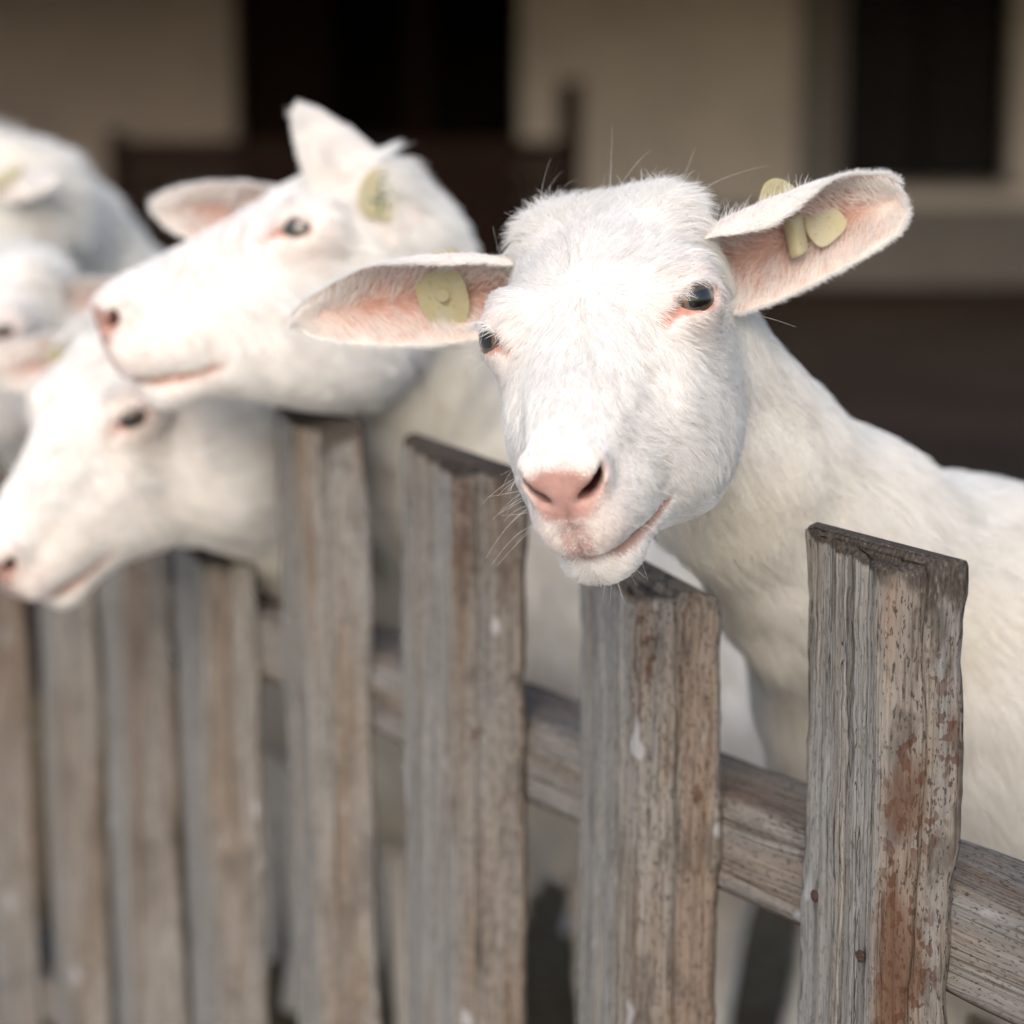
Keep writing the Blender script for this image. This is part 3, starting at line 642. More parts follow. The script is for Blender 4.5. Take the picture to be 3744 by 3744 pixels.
def strands(p, T, N, ln, lift, curl, g, k=4):
    """curved strands in one frame: root p, lying along T, rising by N"""
    s = np.linspace(0, 1, k)[None, :, None]
    side = np.cross(N, T); L = ln[:, None, None]
    return p[:, None] + L * (T[:, None] * (s * (1 - .12 * s)) + N[:, None] * (lift[:, None, None] * (s - .55 * s * s)) + side[:, None] * (curl[:, None, None] * s * s))
def face_dir(p, N):
    """lie of the coat in the head frame"""
    x, y, z = p.T; sx = np.sign(x)
    top = sstep(N[:, 2], .15, .75)
    up = sstep(y, .035, -.02)                             # above the whorl the hair runs up to the poll, below it down to the nose
    dt = np.stack([sx * np.clip(np.abs(x) / .03, 0, 1) * .75, np.where(up > 0, .75 * (1 - up) - .9 * up, .75), np.zeros_like(x)], 1)
    ds = np.stack([sx * .1, -.55 + .0 * x, -.85 + .0 * x], 1)
    muz = sstep(y, .07, .11); ds = ds * (1 - muz[:, None]) + muz[:, None] * np.stack([sx * .4, -.35 + 0 * x, -.8 + 0 * x], 1)
    low = sstep(N[:, 2], -.2, -.8); du = np.stack([sx * .2, -.9 + 0 * x, -.2 + 0 * x], 1)
    d = dt * top[:, None] + ds * (1 - top)[:, None]; d = d * (1 - low)[:, None] + du * low[:, None]
    return d
def grow_fur(root, P, Q, bare, head, toW, toL, Rw, hs, NPl, g, dens_head=1.0e6, dens_body=3e5, rad=.00013, reach=.42, long=1.0, extras=False, clump=7, ear=1.0):
    a, b, c, d = (P[Q[:, i]] for i in range(4)); n1 = np.cross(b - a, c - a); n2 = np.cross(c - a, d - a); ar = .5 * (np.linalg.norm(n1, axis=1) + np.linalg.norm(n2, axis=1))
    cen = (a + b + c + d) / 4; fn = n1 + n2; fn /= np.linalg.norm(fn, axis=1)[:, None] + 1e-12
    dist = np.linalg.norm(cen - [0, 0, -.01], axis=1); inh = dist < .16
    dn = np.where(inh, dens_head, dens_body) * (dist < reach)
    # the muzzle wears a finer, denser coat
    dn = dn * np.where(inh & (cen[:, 1] > .06), 1.5, 1.0)
    ex = dn * ar * FUR; m = np.floor(ex + g.random(len(ex))).astype(int); fi = np.repeat(np.arange(len(Q)), m)
    u, v = g.random((2, len(fi))); p = (a[fi] * ((1 - u) * (1 - v))[:, None] + b[fi] * (u * (1 - v))[:, None] + c[fi] * (u * v)[:, None] + d[fi] * ((1 - u) * v)[:, None])
    bq = bare[Q]; bw = bq[fi, 0] * (1 - u) * (1 - v) + bq[fi, 1] * u * (1 - v) + bq[fi, 2] * u * v + bq[fi, 3] * (1 - u) * v
    vn = np.zeros_like(P); 
    for i in range(4): np.add.at(vn, Q[:, i], fn)
    vn /= np.linalg.norm(vn, axis=1)[:, None] + 1e-12
    N = (vn[Q[fi, 0]] * ((1 - u) * (1 - v))[:, None] + vn[Q[fi, 1]] * (u * (1 - v))[:, None] + vn[Q[fi, 2]] * (u * v)[:, None] + vn[Q[fi, 3]] * ((1 - u) * v)[:, None])
    N /= np.linalg.norm(N, axis=1)[:, None] + 1e-12
    keep = g.random(len(p)) > bw; p, N, bw = p[keep], N[keep], bw[keep]
    # direction: face field blended into the run of the neck
    t0 = unit(NPl[1] - NPl[0]); seg = np.array(NPl); nd_ = None
    mid = (seg[:-1] + seg[1:]) / 2; dirs = np.array([unit(seg[i + 1] - seg[i]) for i in range(len(seg) - 1)])
    wgt = 1 / (np.linalg.norm(p[:, None] - mid[None], axis=2) ** 3 + 1e-6); nd_ = (wgt[:, :, None] * dirs[None]).sum(1); nd_ /= np.linalg.norm(nd_, axis=1)[:, None]
    grav = toLdir(Rw, np.array([0, 0, -1.0])); nd_ = nd_ + grav * .35
    fw = sstep(p[:, 1], -.075, -.035) * sstep(p[:, 2], -.125, -.085)
    T = face_dir(p, N) * fw[:, None] + nd_ * (1 - fw)[:, None]
    T = T + (vnoise(p, 60) * .22 + vnoise(p, 260) * .26) * (.35 + .65 * fw[:, None]) + g.normal(0, .05, T.shape)
    T -= N * np.sum(T * N, 1)[:, None]; T /= np.linalg.norm(T, axis=1)[:, None] + 1e-9
    y = p[:, 1]; top = sstep(N[:, 2], .1, .6)
    ln = np.interp(y, [-.11, -.08, -.03, .01, .05, .09, .12, .15], [.019, .018, .013, .0105, .0095, .0065, .0042, .003])
    ln = ln * (1 + .35 * (1 - top) * sstep(y, .1, .0)); ln = ln * 1.15; ln = ln + (1 - fw) * np.maximum(.027 - ln, 0); ln *= g.uniform(.55, 1.25, len(ln)) * long
    chin = sstep(-p[:, 2], .045, .06) * sstep(y, .06, .09); ln = ln * (1 - chin) + .0065 * chin * g.uniform(.6, 1.2, len(ln))
    ln = ln * (1 - .55 * np.clip(bw * 2, 0, 1))
    for s, e in ((1, head.dy[0]), (-1, head.dy[1])):          # short round the eyes
        ce = eye_frame(s, e)[0] + eye_frame(s, e)[1] * .014; ln *= .55 + .45 * sstep(np.linalg.norm(p - ce, axis=1), .012, .030)
    lift = np.full(len(p), .17) + g.normal(0, .05, len(p)) + .20 * chin + (.08 + .10 * np.abs(vnoise(p, 55)[:, 2])) * (1 - fw); curl = vnoise(p, 45)[:, 1] * .25 + g.normal(0, .12, len(p))
    pts = strands(p, T, N, ln, lift, curl, g)
    if clump:
        from mathutils import kdtree
        nc = max(2, int(len(p) / clump)); ci = g.choice(len(p), nc, replace=False); kd = kdtree.KDTree(nc)
        for i, q in enumerate(p[ci]): kd.insert(q, i)
        kd.balance(); near = np.fromiter((kd.find(q)[1] for q in p), int, len(p)); lead = ci[near]
        amt = (np.clip(ln / .010, .35, 1) * .72 * g.uniform(.45, 1, len(p)))[:, None, None]; s_ = np.linspace(0, 1, pts.shape[1])[None, :, None]
        tgt = pts[lead] + (pts[:, :1] - pts[lead][:, :1]) * .12
        pts = pts + (tgt - pts) * amt * s_ ** 1.3
    tone = g.normal(0, .045, len(p)) if not clump else g.normal(0, .05, nc)[near]
    tint = np.array([.925, .922, .915]) * (1 + g.normal(0, .05, (len(p), 1))) * (1 + np.minimum(tone, .03)[:, None]) * (1 + np.minimum(vnoise(p, 75)[:, :1] * .05, .02)); tint[g.random(len(p)) < .06] *= [.80, .77, .74]; cream = np.clip(1 - fw, 0, 1) * .6 + .4 * g.random(len(p)) * (1 - top); tint *= 1 - cream[:, None] * np.array([.0, .014, .050])  # scattered darker hairs paint the shadow gaps between strands
    dirt = np.clip(vnoise(p, 16)[:, 0] - .05, 0, 1) * (.35 + .65 * (1 - fw)) * (1 - .6 * top); tint *= 1 - dirt[:, None] * np.array([.03, .05, .10])
    eyed = np.minimum(*[np.linalg.norm(p - (eye_frame(s, e)[0] + eye_frame(s, e)[1] * .012), axis=1) for s, e in ((1, head.dy[0]), (-1, head.dy[1]))])
    rosy = np.clip(1 - (eyed - .012) / .020, 0, 1) * .35; nosed = np.linalg.norm(p - [0, .146, -.016], axis=1); rosy = np.maximum(rosy, np.clip(1 - (nosed - .018) / .025, 0, 1) * .4)
    tint *= 1 - rosy[:, None] * np.array([.02, .16, .18])
    pro = np.linspace(1, 0, pts.shape[1])[None] ** .7 * .85 + .15
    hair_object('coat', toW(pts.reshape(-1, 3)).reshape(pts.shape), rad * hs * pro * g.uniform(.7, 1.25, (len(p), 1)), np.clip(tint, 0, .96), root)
    if extras and FUR > 0: grow_extras(root, head, toW, Rw, hs, g)
def toLdir(Rw, v): return v @ Rw
def grow_extras(root, head, toW, Rw, hs, g):
    fb = head.fb; R_, K = [], 7
    def bundle(roots, dirs, ln, rise, r, drop=.3):
        roots = snap(np.asarray(roots), fb); N = nrm(roots, fb); D = np.asarray(dirs, float); D = D / np.linalg.norm(D, axis=1)[:, None]
        gd = toLdir(Rw, np.array([0, 0, -1.0])); s = np.linspace(0, 1, K)[None, :, None]; L = np.asarray(ln)[:, None, None]
        cv = g.normal(0, .25, (len(roots), 1, 3))
        pts = roots[:, None] + L * (D[:, None] * s + N[:, None] * (rise * (s - .4 * s * s)) + gd * (drop * s * s) + cv * s * s)
        R_.append((pts, np.full((len(roots), K), r) * np.linspace(1, .3, K)[None]))
    n = 75                                                    # lashes
    for s, e in ((1, head.dy[0]), (-1, head.dy[1])):
        c, nn, t, b = eye_frame(s, e); q = g.uniform(-1, 1, n); rt = c + nn * .0172 + np.outer(q * .0150, t) + np.outer(.0090 * np.sqrt(np.clip(1 - q * q * .9, 0, 1)) + .0012, b)
        bundle(rt, nn * 1.0 - b * .10 - np.outer(g.uniform(-.2, .6, n), t) + g.normal(0, .12, (n, 3)), g.uniform(.005, .009, n), .25, .00015, .35)
        k = 9; bundle(np.tile(c + nn * .01 - t * .018 - b * .010, (k, 1)) + g.normal(0, .004, (k, 3)), np.tile(-t * .6 + nn * .6, (k, 1)) + g.normal(0, .3, (k, 3)), g.uniform(.010, .026, k), .2, .00010, .25)
    k = 20                                                    # whiskers
    for s in (1, -1):
        rt = np.stack([s * g.uniform(.016, .034, k), g.uniform(.08, .135, k), g.uniform(-.036, -.008, k)], 1); bundle(rt, np.stack([s * g.uniform(.5, 1.1, k), g.uniform(-.2, .6, k), g.uniform(-.7, .2, k)], 1), g.uniform(.008, .022, k), .4, .00008, .35)
    k = 26; rt = np.stack([g.uniform(-.02, .02, k), g.uniform(.08, .12, k), np.full(k, -.065)], 1); bundle(rt, np.stack([g.normal(0, .4, k), g.uniform(-.2, .6, k), np.full(k, -1.)], 1), g.uniform(.005, .012, k), .2, .00009, .2)
    # forelock: two tufts over the horn buds, and stray long hairs
    for x0, m in ((-.027, 1900), (.030, 1600), (.0, 150)):
        rt = np.array([x0, -.072, .046]) + g.normal(0, 1, (m, 3)) * [.011, .009, .004]; dr = np.stack([np.sign(x0) * .15 + g.normal(0, .35, m), -.75 + g.normal(0, .35, m), .35 + g.normal(0, .25, m)], 1)
        bundle(rt, dr, g.uniform(.006, .014, m), .18, .00014, .40)
    k = 13; rt = np.stack([g.uniform(-.05, .05, k), g.uniform(-.095, -.06, k), np.full(k, .04)], 1); bundle(rt, np.stack([g.normal(0, .5, k), g.uniform(-1, -.3, k), g.uniform(.1, .7, k)], 1), g.uniform(.02, .045, k), .3, .00008, .15)
    k = 7; bundle(np.tile([.046, -.045, .012], (k, 1)) + g.normal(0, .004, (k, 3)), np.stack([np.full(k, .5), np.full(k, -.6), np.full(k, .6)], 1) + g.normal(0, .25, (k, 3)), g.uniform(.03, .05, k), .2, .00008, .2)
    pts = np.concatenate([a for a, _ in R_]); rad = np.concatenate([b for _, b in R_])
    hair_object('forelock_and_whiskers', toW(pts.reshape(-1, 3)).reshape(pts.shape), rad * hs, np.tile([.90, .89, .87], (len(pts), 1)) * (1 + g.normal(0, .02, (len(pts), 1))), root)

# ------------------------------------------------------------------ ears and their tags
def make_ear(root, toW, toL, Rw, hs, g, fur, base, axis_, open_, length=.105, width=.047, cup0=2.3, cup1=.9, bend=.0, droop=.0, tagspec=None, twist=0.0, shape=(.72, .80, .95, 1.0, .90, .68, .45, .12), hang=0.0, roll=0.0):
    """base in the head frame, axis_ and open_ (the way the hollow faces) in world directions"""
    A = toLdir(Rw, unit(axis_)); O = toLdir(Rw, unit(open_)); O = unit(O - A * (O @ A)); B = np.cross(A, O); base = np.array(base, float)
    ns, nt = 34, 25; s = np.linspace(0, 1, ns); t = np.linspace(-1, 1, nt)
    wd = width * .5 * np.interp(s, [0, .1, .25, .45, .65, .82, .93, 1], shape)
    phi = np.interp(s, [0, .35, .7, 1], [cup0, cup0 * .62 + cup1 * .38, cup1, cup1 * .8]) * .5
    def sheet(off):
        P = np.zeros((ns, nt, 3))
        for i in range(ns):
            R_ = wd[i] / max(math.sin(min(phi[i], math.pi / 2)), .25); tw = twist * s[i]
            o_ = O * math.cos(tw) + B * math.sin(tw); b_ = B * math.cos(tw) - O * math.sin(tw)
            cen = base + A * length * s[i] - O * bend * length * s[i] ** 2 + B * droop * length * s[i] ** 2
            ang = t * phi[i] * (1 + roll * math.sin(math.pi * min(1, s[i] * 1.15)) * np.clip(t * (hang or 1), 0, 1) ** 2); rr = R_ + off * (1 - np.abs(t) ** 6)
            P[i] = cen + np.outer(rr * np.sin(ang), b_) + np.outer(R_ - rr * np.cos(ang) - R_ * (1 - math.cos(phi[i])) * .5, o_)
        return P
    th = .0032; inner = sheet(-th * .35); outer = sheet(th * .65)
    # round the rim
    V = np.concatenate([inner.reshape(-1, 3), outer.reshape(-1, 3)]); I = np.arange(ns * nt).reshape(ns, nt); O2 = I + ns * nt
    F = [np.stack([I[:-1, :-1], I[1:, :-1], I[1:, 1:], I[:-1, 1:]], -1).reshape(-1, 4), np.stack([O2[:-1, :-1], O2[:-1, 1:], O2[1:, 1:], O2[1:, :-1]], -1).reshape(-1, 4)]
    for e, fl in ((0, 0), (nt - 1, 1)):
        q = np.stack([I[:-1, e], O2[:-1, e], O2[1:, e], I[1:, e]], -1); F.append(q[:, ::-1] if fl else q)
    q = np.stack([I[-1, :-1], I[-1, 1:], O2[-1, 1:], O2[-1, :-1]], -1); F.append(q[:, ::-1])
    me = mesh_np('ear', toW(V), np.concatenate(F))
    S, T = np.meshgrid(s, t, indexing='ij'); jn = vnoise(inner.reshape(-1, 3), 220)[:, 0].reshape(ns, nt)
    edge = np.clip(np.maximum(np.abs(T) ** 3 * .8, sstep(S, .72, 1.0)) + jn * .25, 0, 1)[..., None]
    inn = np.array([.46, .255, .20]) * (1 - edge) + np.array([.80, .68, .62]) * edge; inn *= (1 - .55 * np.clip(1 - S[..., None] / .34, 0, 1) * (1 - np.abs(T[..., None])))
    out = np.tile(np.array([.80, .68, .62]), (ns, nt, 1))
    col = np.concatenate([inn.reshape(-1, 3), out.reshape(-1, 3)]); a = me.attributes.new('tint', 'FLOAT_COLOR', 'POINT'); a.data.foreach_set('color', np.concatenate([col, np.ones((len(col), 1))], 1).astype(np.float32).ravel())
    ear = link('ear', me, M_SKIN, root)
    m_ = me; sub = ear.modifiers.new('smooth', 'SUBSURF'); sub.levels = 1; sub.render_levels = 1
    if fur:
        # sample hairs on both skins of the ear
        H, TN, RD = [], [], []
        def at_(gr, si, ti):
            i = np.clip(si * (ns - 1), 0, ns - 1.001); j = np.clip((ti + 1) / 2 * (nt - 1), 0, nt - 1.001); i0 = i.astype(int); j0 = j.astype(int); fi = (i - i0)[:, None]; fj = (j - j0)[:, None]
            return gr[i0, j0] * (1 - fi) * (1 - fj) + gr[i0 + 1, j0] * fi * (1 - fj) + gr[i0, j0 + 1] * (1 - fi) * fj + gr[i0 + 1, j0 + 1] * fi * fj
        sc = fur.get('ear', 1.0)
        for gr, k, sgn in ((inner, int(3000 * sc * FUR), 1), (outer, int(20000 * sc * FUR), -1)):
            si = g.random(k) ** .9; ti = g.uniform(-1, 1, k)
            if sgn > 0:
                ti = np.sign(ti) * np.abs(ti) ** .55
            p = at_(gr, si, ti); ds = at_(gr, np.clip(si + .02, 0, 1), ti) - at_(gr, np.clip(si - .02, 0, 1), ti); dt_ = at_(gr, si, np.clip(ti + .04, -1, 1)) - at_(gr, si, np.clip(ti - .04, -1, 1))
            ds /= np.linalg.norm(ds, axis=1)[:, None] + 1e-9; dt_ /= np.linalg.norm(dt_, axis=1)[:, None] + 1e-9; N = np.cross(ds, dt_); N *= np.sign(np.sum(N * O, 1))[:, None] * sgn; N /= np.linalg.norm(N, axis=1)[:, None] + 1e-9
            cl = vnoise(p, 120)
            if sgn > 0:
                Td = ds * .65 - dt_ * np.sign(ti)[:, None] * (.9 * np.abs(ti) ** .5)[:, None] + cl * .35 + g.normal(0, .1, p.shape); ln = g.uniform(.007, .015, k) * (1.05 - .55 * si) + .003; ln *= np.where(np.abs(ti) < .35, .45, 1) * np.where(ti * hang > 0, 1.35, 1); lift = np.full(k, .42)
            else:
                Td = ds + dt_ * ti[:, None] * .35 + cl * .3 + g.normal(0, .1, p.shape); ln = g.uniform(.003, .006, k); lift = np.full(k, .32)
            Td /= np.linalg.norm(Td, axis=1)[:, None]; ln *= fur.get('long', 1.0)
            H.append(strands(p, Td, N, ln, lift, g.normal(0, .12, k), g)); tn = np.array([.90, .885, .87]) * (1 + g.normal(0, .03, (k, 1)))
            if sgn > 0: tn = tn * (1 - (1 - np.abs(ti))[:, None] * np.array([.02, .10, .13]))
            TN.append(tn)
        # soft rim of short hairs
        k = int(5000 * sc * FUR); si = g.uniform(.1, 1, k); ti = np.where(g.random(k) < .5, -1, 1) * g.uniform(.93, 1, k); tipm = g.random(k) < .15; si = np.where(tipm, g.uniform(.94, 1, k), si); ti = np.where(tipm, g.uniform(-1, 1, k), ti)
        p = at_((inner + outer) / 2, si, ti); dt_ = at_(inner, si, np.clip(ti, -1, 1)) - at_(inner, si, ti * .7); dt_ /= np.linalg.norm(dt_, axis=1)[:, None] + 1e-9
        Td = dt_ * .5 + A * .7 + g.normal(0, .25, p.shape); Td /= np.linalg.norm(Td, axis=1)[:, None]
        H.append(strands(p, Td, np.tile(O, (k, 1)), g.uniform(.003, .006, k), g.normal(0, .3, k), g.normal(0, .1, k), g)); TN.append(np.tile([.90, .89, .87], (k, 1)))
        pts = np.concatenate(H); rad = fur.get('rad', .00013) * .9 * hs * (np.linspace(1, .15, 4)[None]) * np.ones((len(pts), 1))
        hair_object('ear_hair', toW(pts.reshape(-1, 3)).reshape(pts.shape), rad, np.clip(np.concatenate(TN), 0, .95), root if False else ear)
    if tagspec:
        make_tag(ear, root, toW, hs, at_grid(inner), at_grid(outer), A, O, B, **tagspec)
    return ear
def at_grid(gr):
    def f(s, t):
        ns, nt = gr.shape[:2]; i = min(s * (ns - 1), ns - 1.001); j = min((t + 1) / 2 * (nt - 1), nt - 1.001); i0, j0 = int(i), int(j); fi, fj = i - i0, j - j0
        return gr[i0, j0] * (1 - fi) * (1 - fj) + gr[i0 + 1, j0] * fi * (1 - fj) + gr[i0, j0 + 1] * (1 - fi) * fj + gr[i0 + 1, j0 + 1] * fi * fj
    return f
def plate(outline, th, bend=0.0):
    """thin rounded plate in x,y with thickness th; returns verts, faces"""
    o_ = np.array(outline)
    for _ in range(2): o_ = np.stack([o_ * .78 + np.roll(o_, -1, 0) * .22, o_ * .22 + np.roll(o_, -1, 0) * .78], 1).reshape(-1, 2)
    bm = bmesh.new(); vs = [bm.verts.new((x, y, 0)) for x, y in o_]; f = bm.faces.new(vs)
    r = bmesh.ops.extrude_face_region(bm, geom=[f]); 
    for v in r['geom']:
        if isinstance(v, bmesh.types.BMVert): v.co.z += th
    bmesh.ops.bevel(bm, geom=[e for e in bm.edges if e.calc_face_angle(0) > .8], offset=th * .3, segments=2, affect='EDGES')
    for v in bm.verts: v.co.z += bend * (v.co.x ** 2) * 30
    bmesh.ops.recalc_face_normals(bm, faces=bm.faces); return bm
SHIELD = [(-.013, .012), (-.007, .0165), (.007, .0165), (.013, .012), (.0135, -.004), (.005, -.0165), (-.004, -.0175), (-.012, -.006)]
def place_bm(bm, o, X, Y, Z, toW, hs, name, mat, parent, root):
    V = np.array([v.co[:] for v in bm.verts]); Wp = toW(o + V[:, :1] * X + V[:, 1:2] * Y + V[:, 2:] * Z)
    for v, w_ in zip(bm.verts, Wp): v.co = Vector(w_)
    me = bpy.data.meshes.new(name); bm.to_mesh(me); bm.free(); me.materials.append(mat); ob = bpy.data.objects.new(name, me); COL.objects.link(ob); ob.parent = parent
    return ob
def make_tag(ear, root, toW, hs, fin, fout, A, O, B, s=.42, t=0.0, inner=True, outer=True, up=0.0, size=1.0, marks=False, roll=False, ti=None, rot=0.0, tilt=0.0):
    # a numbered plate on the back of the ear, a stud through it and a plate in the hollow
    X = A * math.cos(rot) + B * math.sin(rot); Y = B * math.cos(rot) - A * math.sin(rot); sh = [(x * size, y * size) for x, y in SHIELD]
    if outer:
        o = fout(s, t) - O * .003 + B * up; Yt = Y * math.cos(tilt) + O * math.sin(tilt); Zt = np.cross(X, Yt); Zt = Zt if Zt @ O > 0 else -Zt
        place_bm(plate(sh, .0012), o, X, Yt, Zt, toW, hs, 'ear_tag', M_TAG, ear, root)
        if marks:
            gm = np.random.default_rng(3)
            for (x, y, w_, h_) in ((-.005, .006, .002, .006), (.0, .008, .0016, .012), (.004, .006, .006, .002), (-.002, .001, .008, .002), (-.005, -.002, .0022, .007), (.001, -.003, .002, .007), (-.001, -.008, .006, .002), (-.001, -.012, .003, .003)):
                bm = bmesh.new(); q = [bm.verts.new((x + dx * w_ / 2, y + dy_ * h_ / 2, 0)) for dx, dy_ in ((-1, -1), (1, -1), (1, 1), (-1, 1))]; bm.faces.new(q)
                place_bm(bm, o - Zt * .0006, X * size, Yt * size, Zt, toW, hs, 'ear_tag_mark', M_INK, ear, root)
    if inner:
        o = fin(s, t if ti is None else ti) + O * .005
        if not roll:
            place_bm(plate(sh, .0010, 0), o, X, Y, O, toW, hs, 'ear_tag', M_TAG, ear, root)
            bm = bmesh.new(); bmesh.ops.create_cone(bm, segments=20, radius1=.0046, radius2=.0036, depth=.0016, cap_ends=True); place_bm(bm, o + O * .0020 + Y * .004, X, Y, O, toW, hs, 'ear_tag_button', M_TAG, ear, root)
        else:
            bm = bmesh.new(); bmesh.ops.create_cone(bm, segments=18, radius1=.0058, radius2=.0054, depth=.021, cap_ends=True); bmesh.ops.bevel(bm, geom=[e for e in bm.edges if e.calc_face_angle(0) > 1], offset=.0009, segments=2, affect='EDGES')
            place_bm(bm, o + O * .002, X, np.cross(unit(Y * .9 + O * .35 - X * .25), X), unit(Y * .9 + O * .35 - X * .25), toW, hs, 'ear_tag_stud', M_TAG, ear, root)
            place_bm(plate([(x * .8, y * .62) for x, y in sh], .0016), o + X * .0165 + O * .001, unit(X * .93 + Y * -.35), unit(Y * .85 + O * .5 + X * .3), unit(O - Y * .5), toW, hs, 'ear_tag', M_TAG, ear, root)
        bm = bmesh.new(); bmesh.ops.create_cone(bm, segments=14, radius1=.0028, radius2=.0028, depth=.014, cap_ends=True)
        place_bm(bm, o - O * .006, X, Y, O, toW, hs, 'ear_tag_pin', M_TAG, ear, root)

# ------------------------------------------------------------------ the five goats
def cam_pose(Y, Z, origin_px, depth):
    """head frame from camera-space directions of the nose (Y) and of the face's outward normal (Z)"""
    Y = unit(Y); Z = np.asarray(Z, float); Z = unit(Z - Y * (Z @ Y)); X = np.cross(Y, Z); R = np.stack([X, Y, Z], 1)
    return C2W @ R, at(*origin_px, depth)
def cdir(x, y, z): return C2W @ unit([x, y, z])
BACK = -NX                                                   # the pen lies behind the fence
def legs_of(sh, hip, w=.085, r=.03, dz=0.0):
    out = []; side = UX
    for base, bk in ((sh, 0), (hip, 1)):
        for s in (1, -1):
            b = np.array(base) + side * s * w; kn = b * [1, 1, 0] + [0, 0, .33] + (BACK * .05 if bk else 0); an = b * [1, 1, 0] + [0, 0, .12] + (BACK * .015 if bk else 0); ft = b * [1, 1, 0] + [0, 0, .015]
            out.append([(b, .075), (b * [1, 1, 0] + [0, 0, .48] - (BACK * .03 if bk else 0), .045), (kn, .026), (an, .018), (ft + BACK * -.01, .024)])
    return out
R_MAIN = np.array([[-0.9473, -0.1803, -0.2647], [-0.1164, -0.5762, 0.809], [-0.2984, 0.7971, 0.5249]]); T_MAIN = np.array([.0442, .091, -1.1254])
U_, S_, Vt_ = np.linalg.svd(R_MAIN); R_MAIN = U_ @ Vt_
R_MAIN = np.array(Matrix.Rotation(.012, 3, 'Y')) @ R_MAIN; T_MAIN = T_MAIN + [.0042, -.0015, 0]
GOATS = '12345'
if '1' in GOATS:
    Rw, Tw = C2W @ R_MAIN, C2W @ T_MAIN + CAM
    neck = [(Rw @ np.array([0, -.075, -.015]) + Tw, .050), (at(742, 462, 1.275), .054), (at(838, 560, 1.34), .074), (at(958, 680, 1.44), .126)]
    sh = at(1010, 778, 1.52); hip = sh + BACK * .52 + [0, 0, -.02]
    torso = [(at(958, 680, 1.44), .126), (sh, .150), ((sh + hip) / 2, .165), (hip, .150)]
    build_goat('goat', 'white goat in front facing the camera, both ears spread, chin above a shorter picket', Rw, Tw, neck, torso, legs_of(sh, hip), dy=(.007, -.004), seed=1, lid=.84,
        fur=dict(dens_head=1.0e6, dens_body=4.5e5, rad=.00016, reach=.62, extras=True), fine=.0026,
        ears=[dict(base=(.040, -.060, .004), axis_=cdir(-1, .0, -.18), open_=cdir(.05, -.42, 1), length=.146, width=.050, cup0=2.8, cup1=1.75, hang=1, roll=.55, droop=-.10, shape=(.62, .74, .95, 1.0, .90, .68, .45, .14), tagspec=dict(s=.40, t=-.1, up=.008, size=1.12, rot=-.25)),
              dict(base=(-.042, -.062, -.004), axis_=cdir(.90, .40, -.05), open_=cdir(-.05, -.45, 1), length=.120, width=.052, cup0=2.9, cup1=1.9, droop=0, hang=-1, roll=.8, bend=-.10, shape=(.92, .95, 1.0, 1.0, .92, .80, .66, .34), tagspec=dict(s=.5, t=.0, roll=True, up=-.014, size=1.05))])

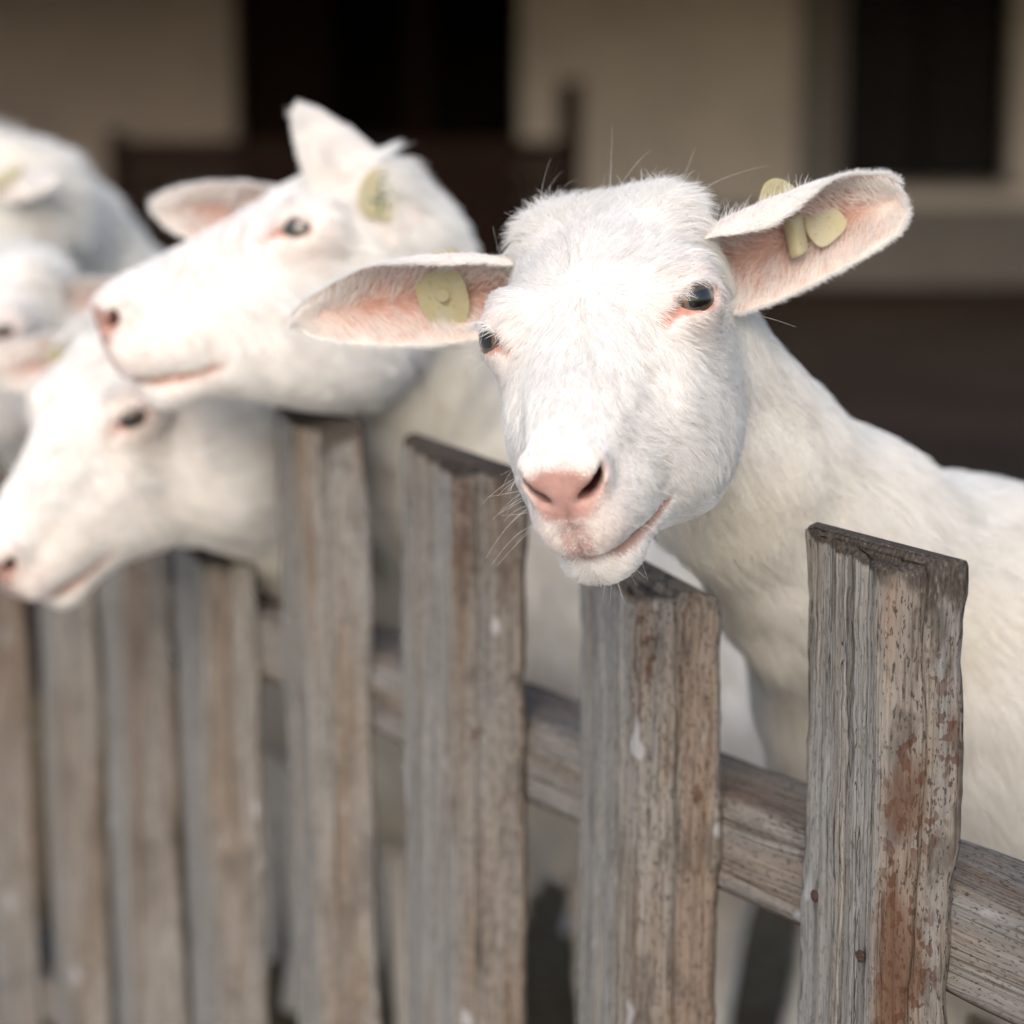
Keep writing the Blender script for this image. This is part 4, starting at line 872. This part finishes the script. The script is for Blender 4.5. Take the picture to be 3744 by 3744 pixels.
BD = unit([.50, .86, 0])                                     # the others stand turned a little further from the camera
def herd(name, label, pose, nk, sh, hs, seed, furk, ears, fine=.0036, lid=.62):
    Rw, Tw = cam_pose(*pose)
    neck = [(Rw @ (np.array([0, -.068, -.025]) * hs) + Tw, nk[0])] + nk[1:]
    hip = sh + BD * .5; torso = [nk[-1], (sh, .140), ((sh + hip) / 2, .155), (hip, .140)]
    return build_goat(name, label, Rw, Tw, neck, torso, legs_of(sh, hip), seed=seed, fine=fine, group='goats crowding the fence', hs=hs, fur=furk, ears=ears, lid=lid)
F2 = dict(dens_head=3.2e5, dens_body=1.5e5, rad=.00034, reach=.55, clump=9, ear=.35, long=1.5)
F3 = dict(dens_head=2.2e5, dens_body=9e4, rad=.0004, reach=.45, clump=8, ear=.25, long=1.6)
if '2' in GOATS:
    herd('goat', 'white goat in profile with raised muzzle, yellow tag on its upright ear', ((-.85, -.36, .38), (-.30, .91, .22), (288, 257), 1.60),
        [.058, (at(410, 355, 1.72), .072), (at(465, 450, 1.79), .092), (at(545, 590, 1.88), .12)], at(650, 735, 1.96), 1.08, 2, F2,
        [dict(base=(-.049, -.066, -.010), axis_=cdir(-.62, .76, .16), open_=cdir(-.40, -.25, -.9), length=.110, width=.072, cup0=2.4, cup1=1.5, shape=(.90, 1.0, 1.0, .90, .72, .48, .30, .09), tagspec=dict(s=.30, t=.0, inner=False, marks=True, size=1.15, rot=.7)),
         dict(base=(.046, -.050, .010), axis_=cdir(-.97, .10, .0), open_=cdir(-.1, -.40, .9), length=.122, width=.052, cup1=1.5)])
if '3' in GOATS:
    herd('goat', 'white goat with lowered head looking down, under the raised muzzle', ((-.47, -.76, .46), (-.46, .60, .65), (103, 424), 1.72),
        [.052, (at(215, 462, 1.765), .060), (at(300, 492, 1.85), .070), (at(380, 570, 1.97), .10)], at(450, 690, 2.08), 1.08, 3, F2,
        [dict(base=(.040, -.064, .004), axis_=cdir(-.95, -.1, -.3), open_=cdir(.0, -.3, .9), tagspec=dict(s=.4, t=0.)), dict(base=(-.040, -.064, .004), axis_=cdir(.75, .35, -.5), open_=cdir(.3, -.3, .9), tagspec=dict(s=.4, t=0.))], lid=.72)
if '5' in GOATS:
    herd('goat', 'white goat half cut off, its pink tagged ear pointing at the raised muzzle', ((-.45, -.62, .64), (-.25, .74, .62), (-32, 340), 2.0),
        [.052, (at(60, 405, 2.12), .064), (at(150, 470, 2.25), .085), (at(240, 560, 2.35), .10)], at(330, 640, 2.45), 1.05, 5, F3,
        [dict(base=(-.040, -.062, .004), axis_=cdir(.97, -.04, -.1), open_=cdir(.0, -.3, .9), length=.122, tagspec=dict(s=.72, t=.2)), dict(base=(.040, -.064, .004), axis_=cdir(-.95, .1, -.3), open_=cdir(.0, -.3, .9), tagspec=dict(s=.4, t=0.))], .0045)
if '4' in GOATS:
    herd('goat', 'white goat at the picture edge seen from behind its rounded poll', ((-.88, -.42, -.10), (-.40, .90, .0), (-38, 212), 2.25),
        [.060, (at(60, 250, 2.38), .072), (at(130, 335, 2.46), .090), (at(210, 440, 2.55), .11)], at(290, 570, 2.62), 1.0, 4, F3,
        [dict(base=(-.046, -.050, .0), axis_=cdir(.70, -.05, .5), open_=cdir(.1, -.6, -.7), length=.10, tagspec=dict(s=.35, t=0., inner=False, size=1.2)), dict(base=(.040, -.064, .004), axis_=cdir(-.6, .3, -.8), open_=cdir(-.6, -.3, -.3))], .0045)
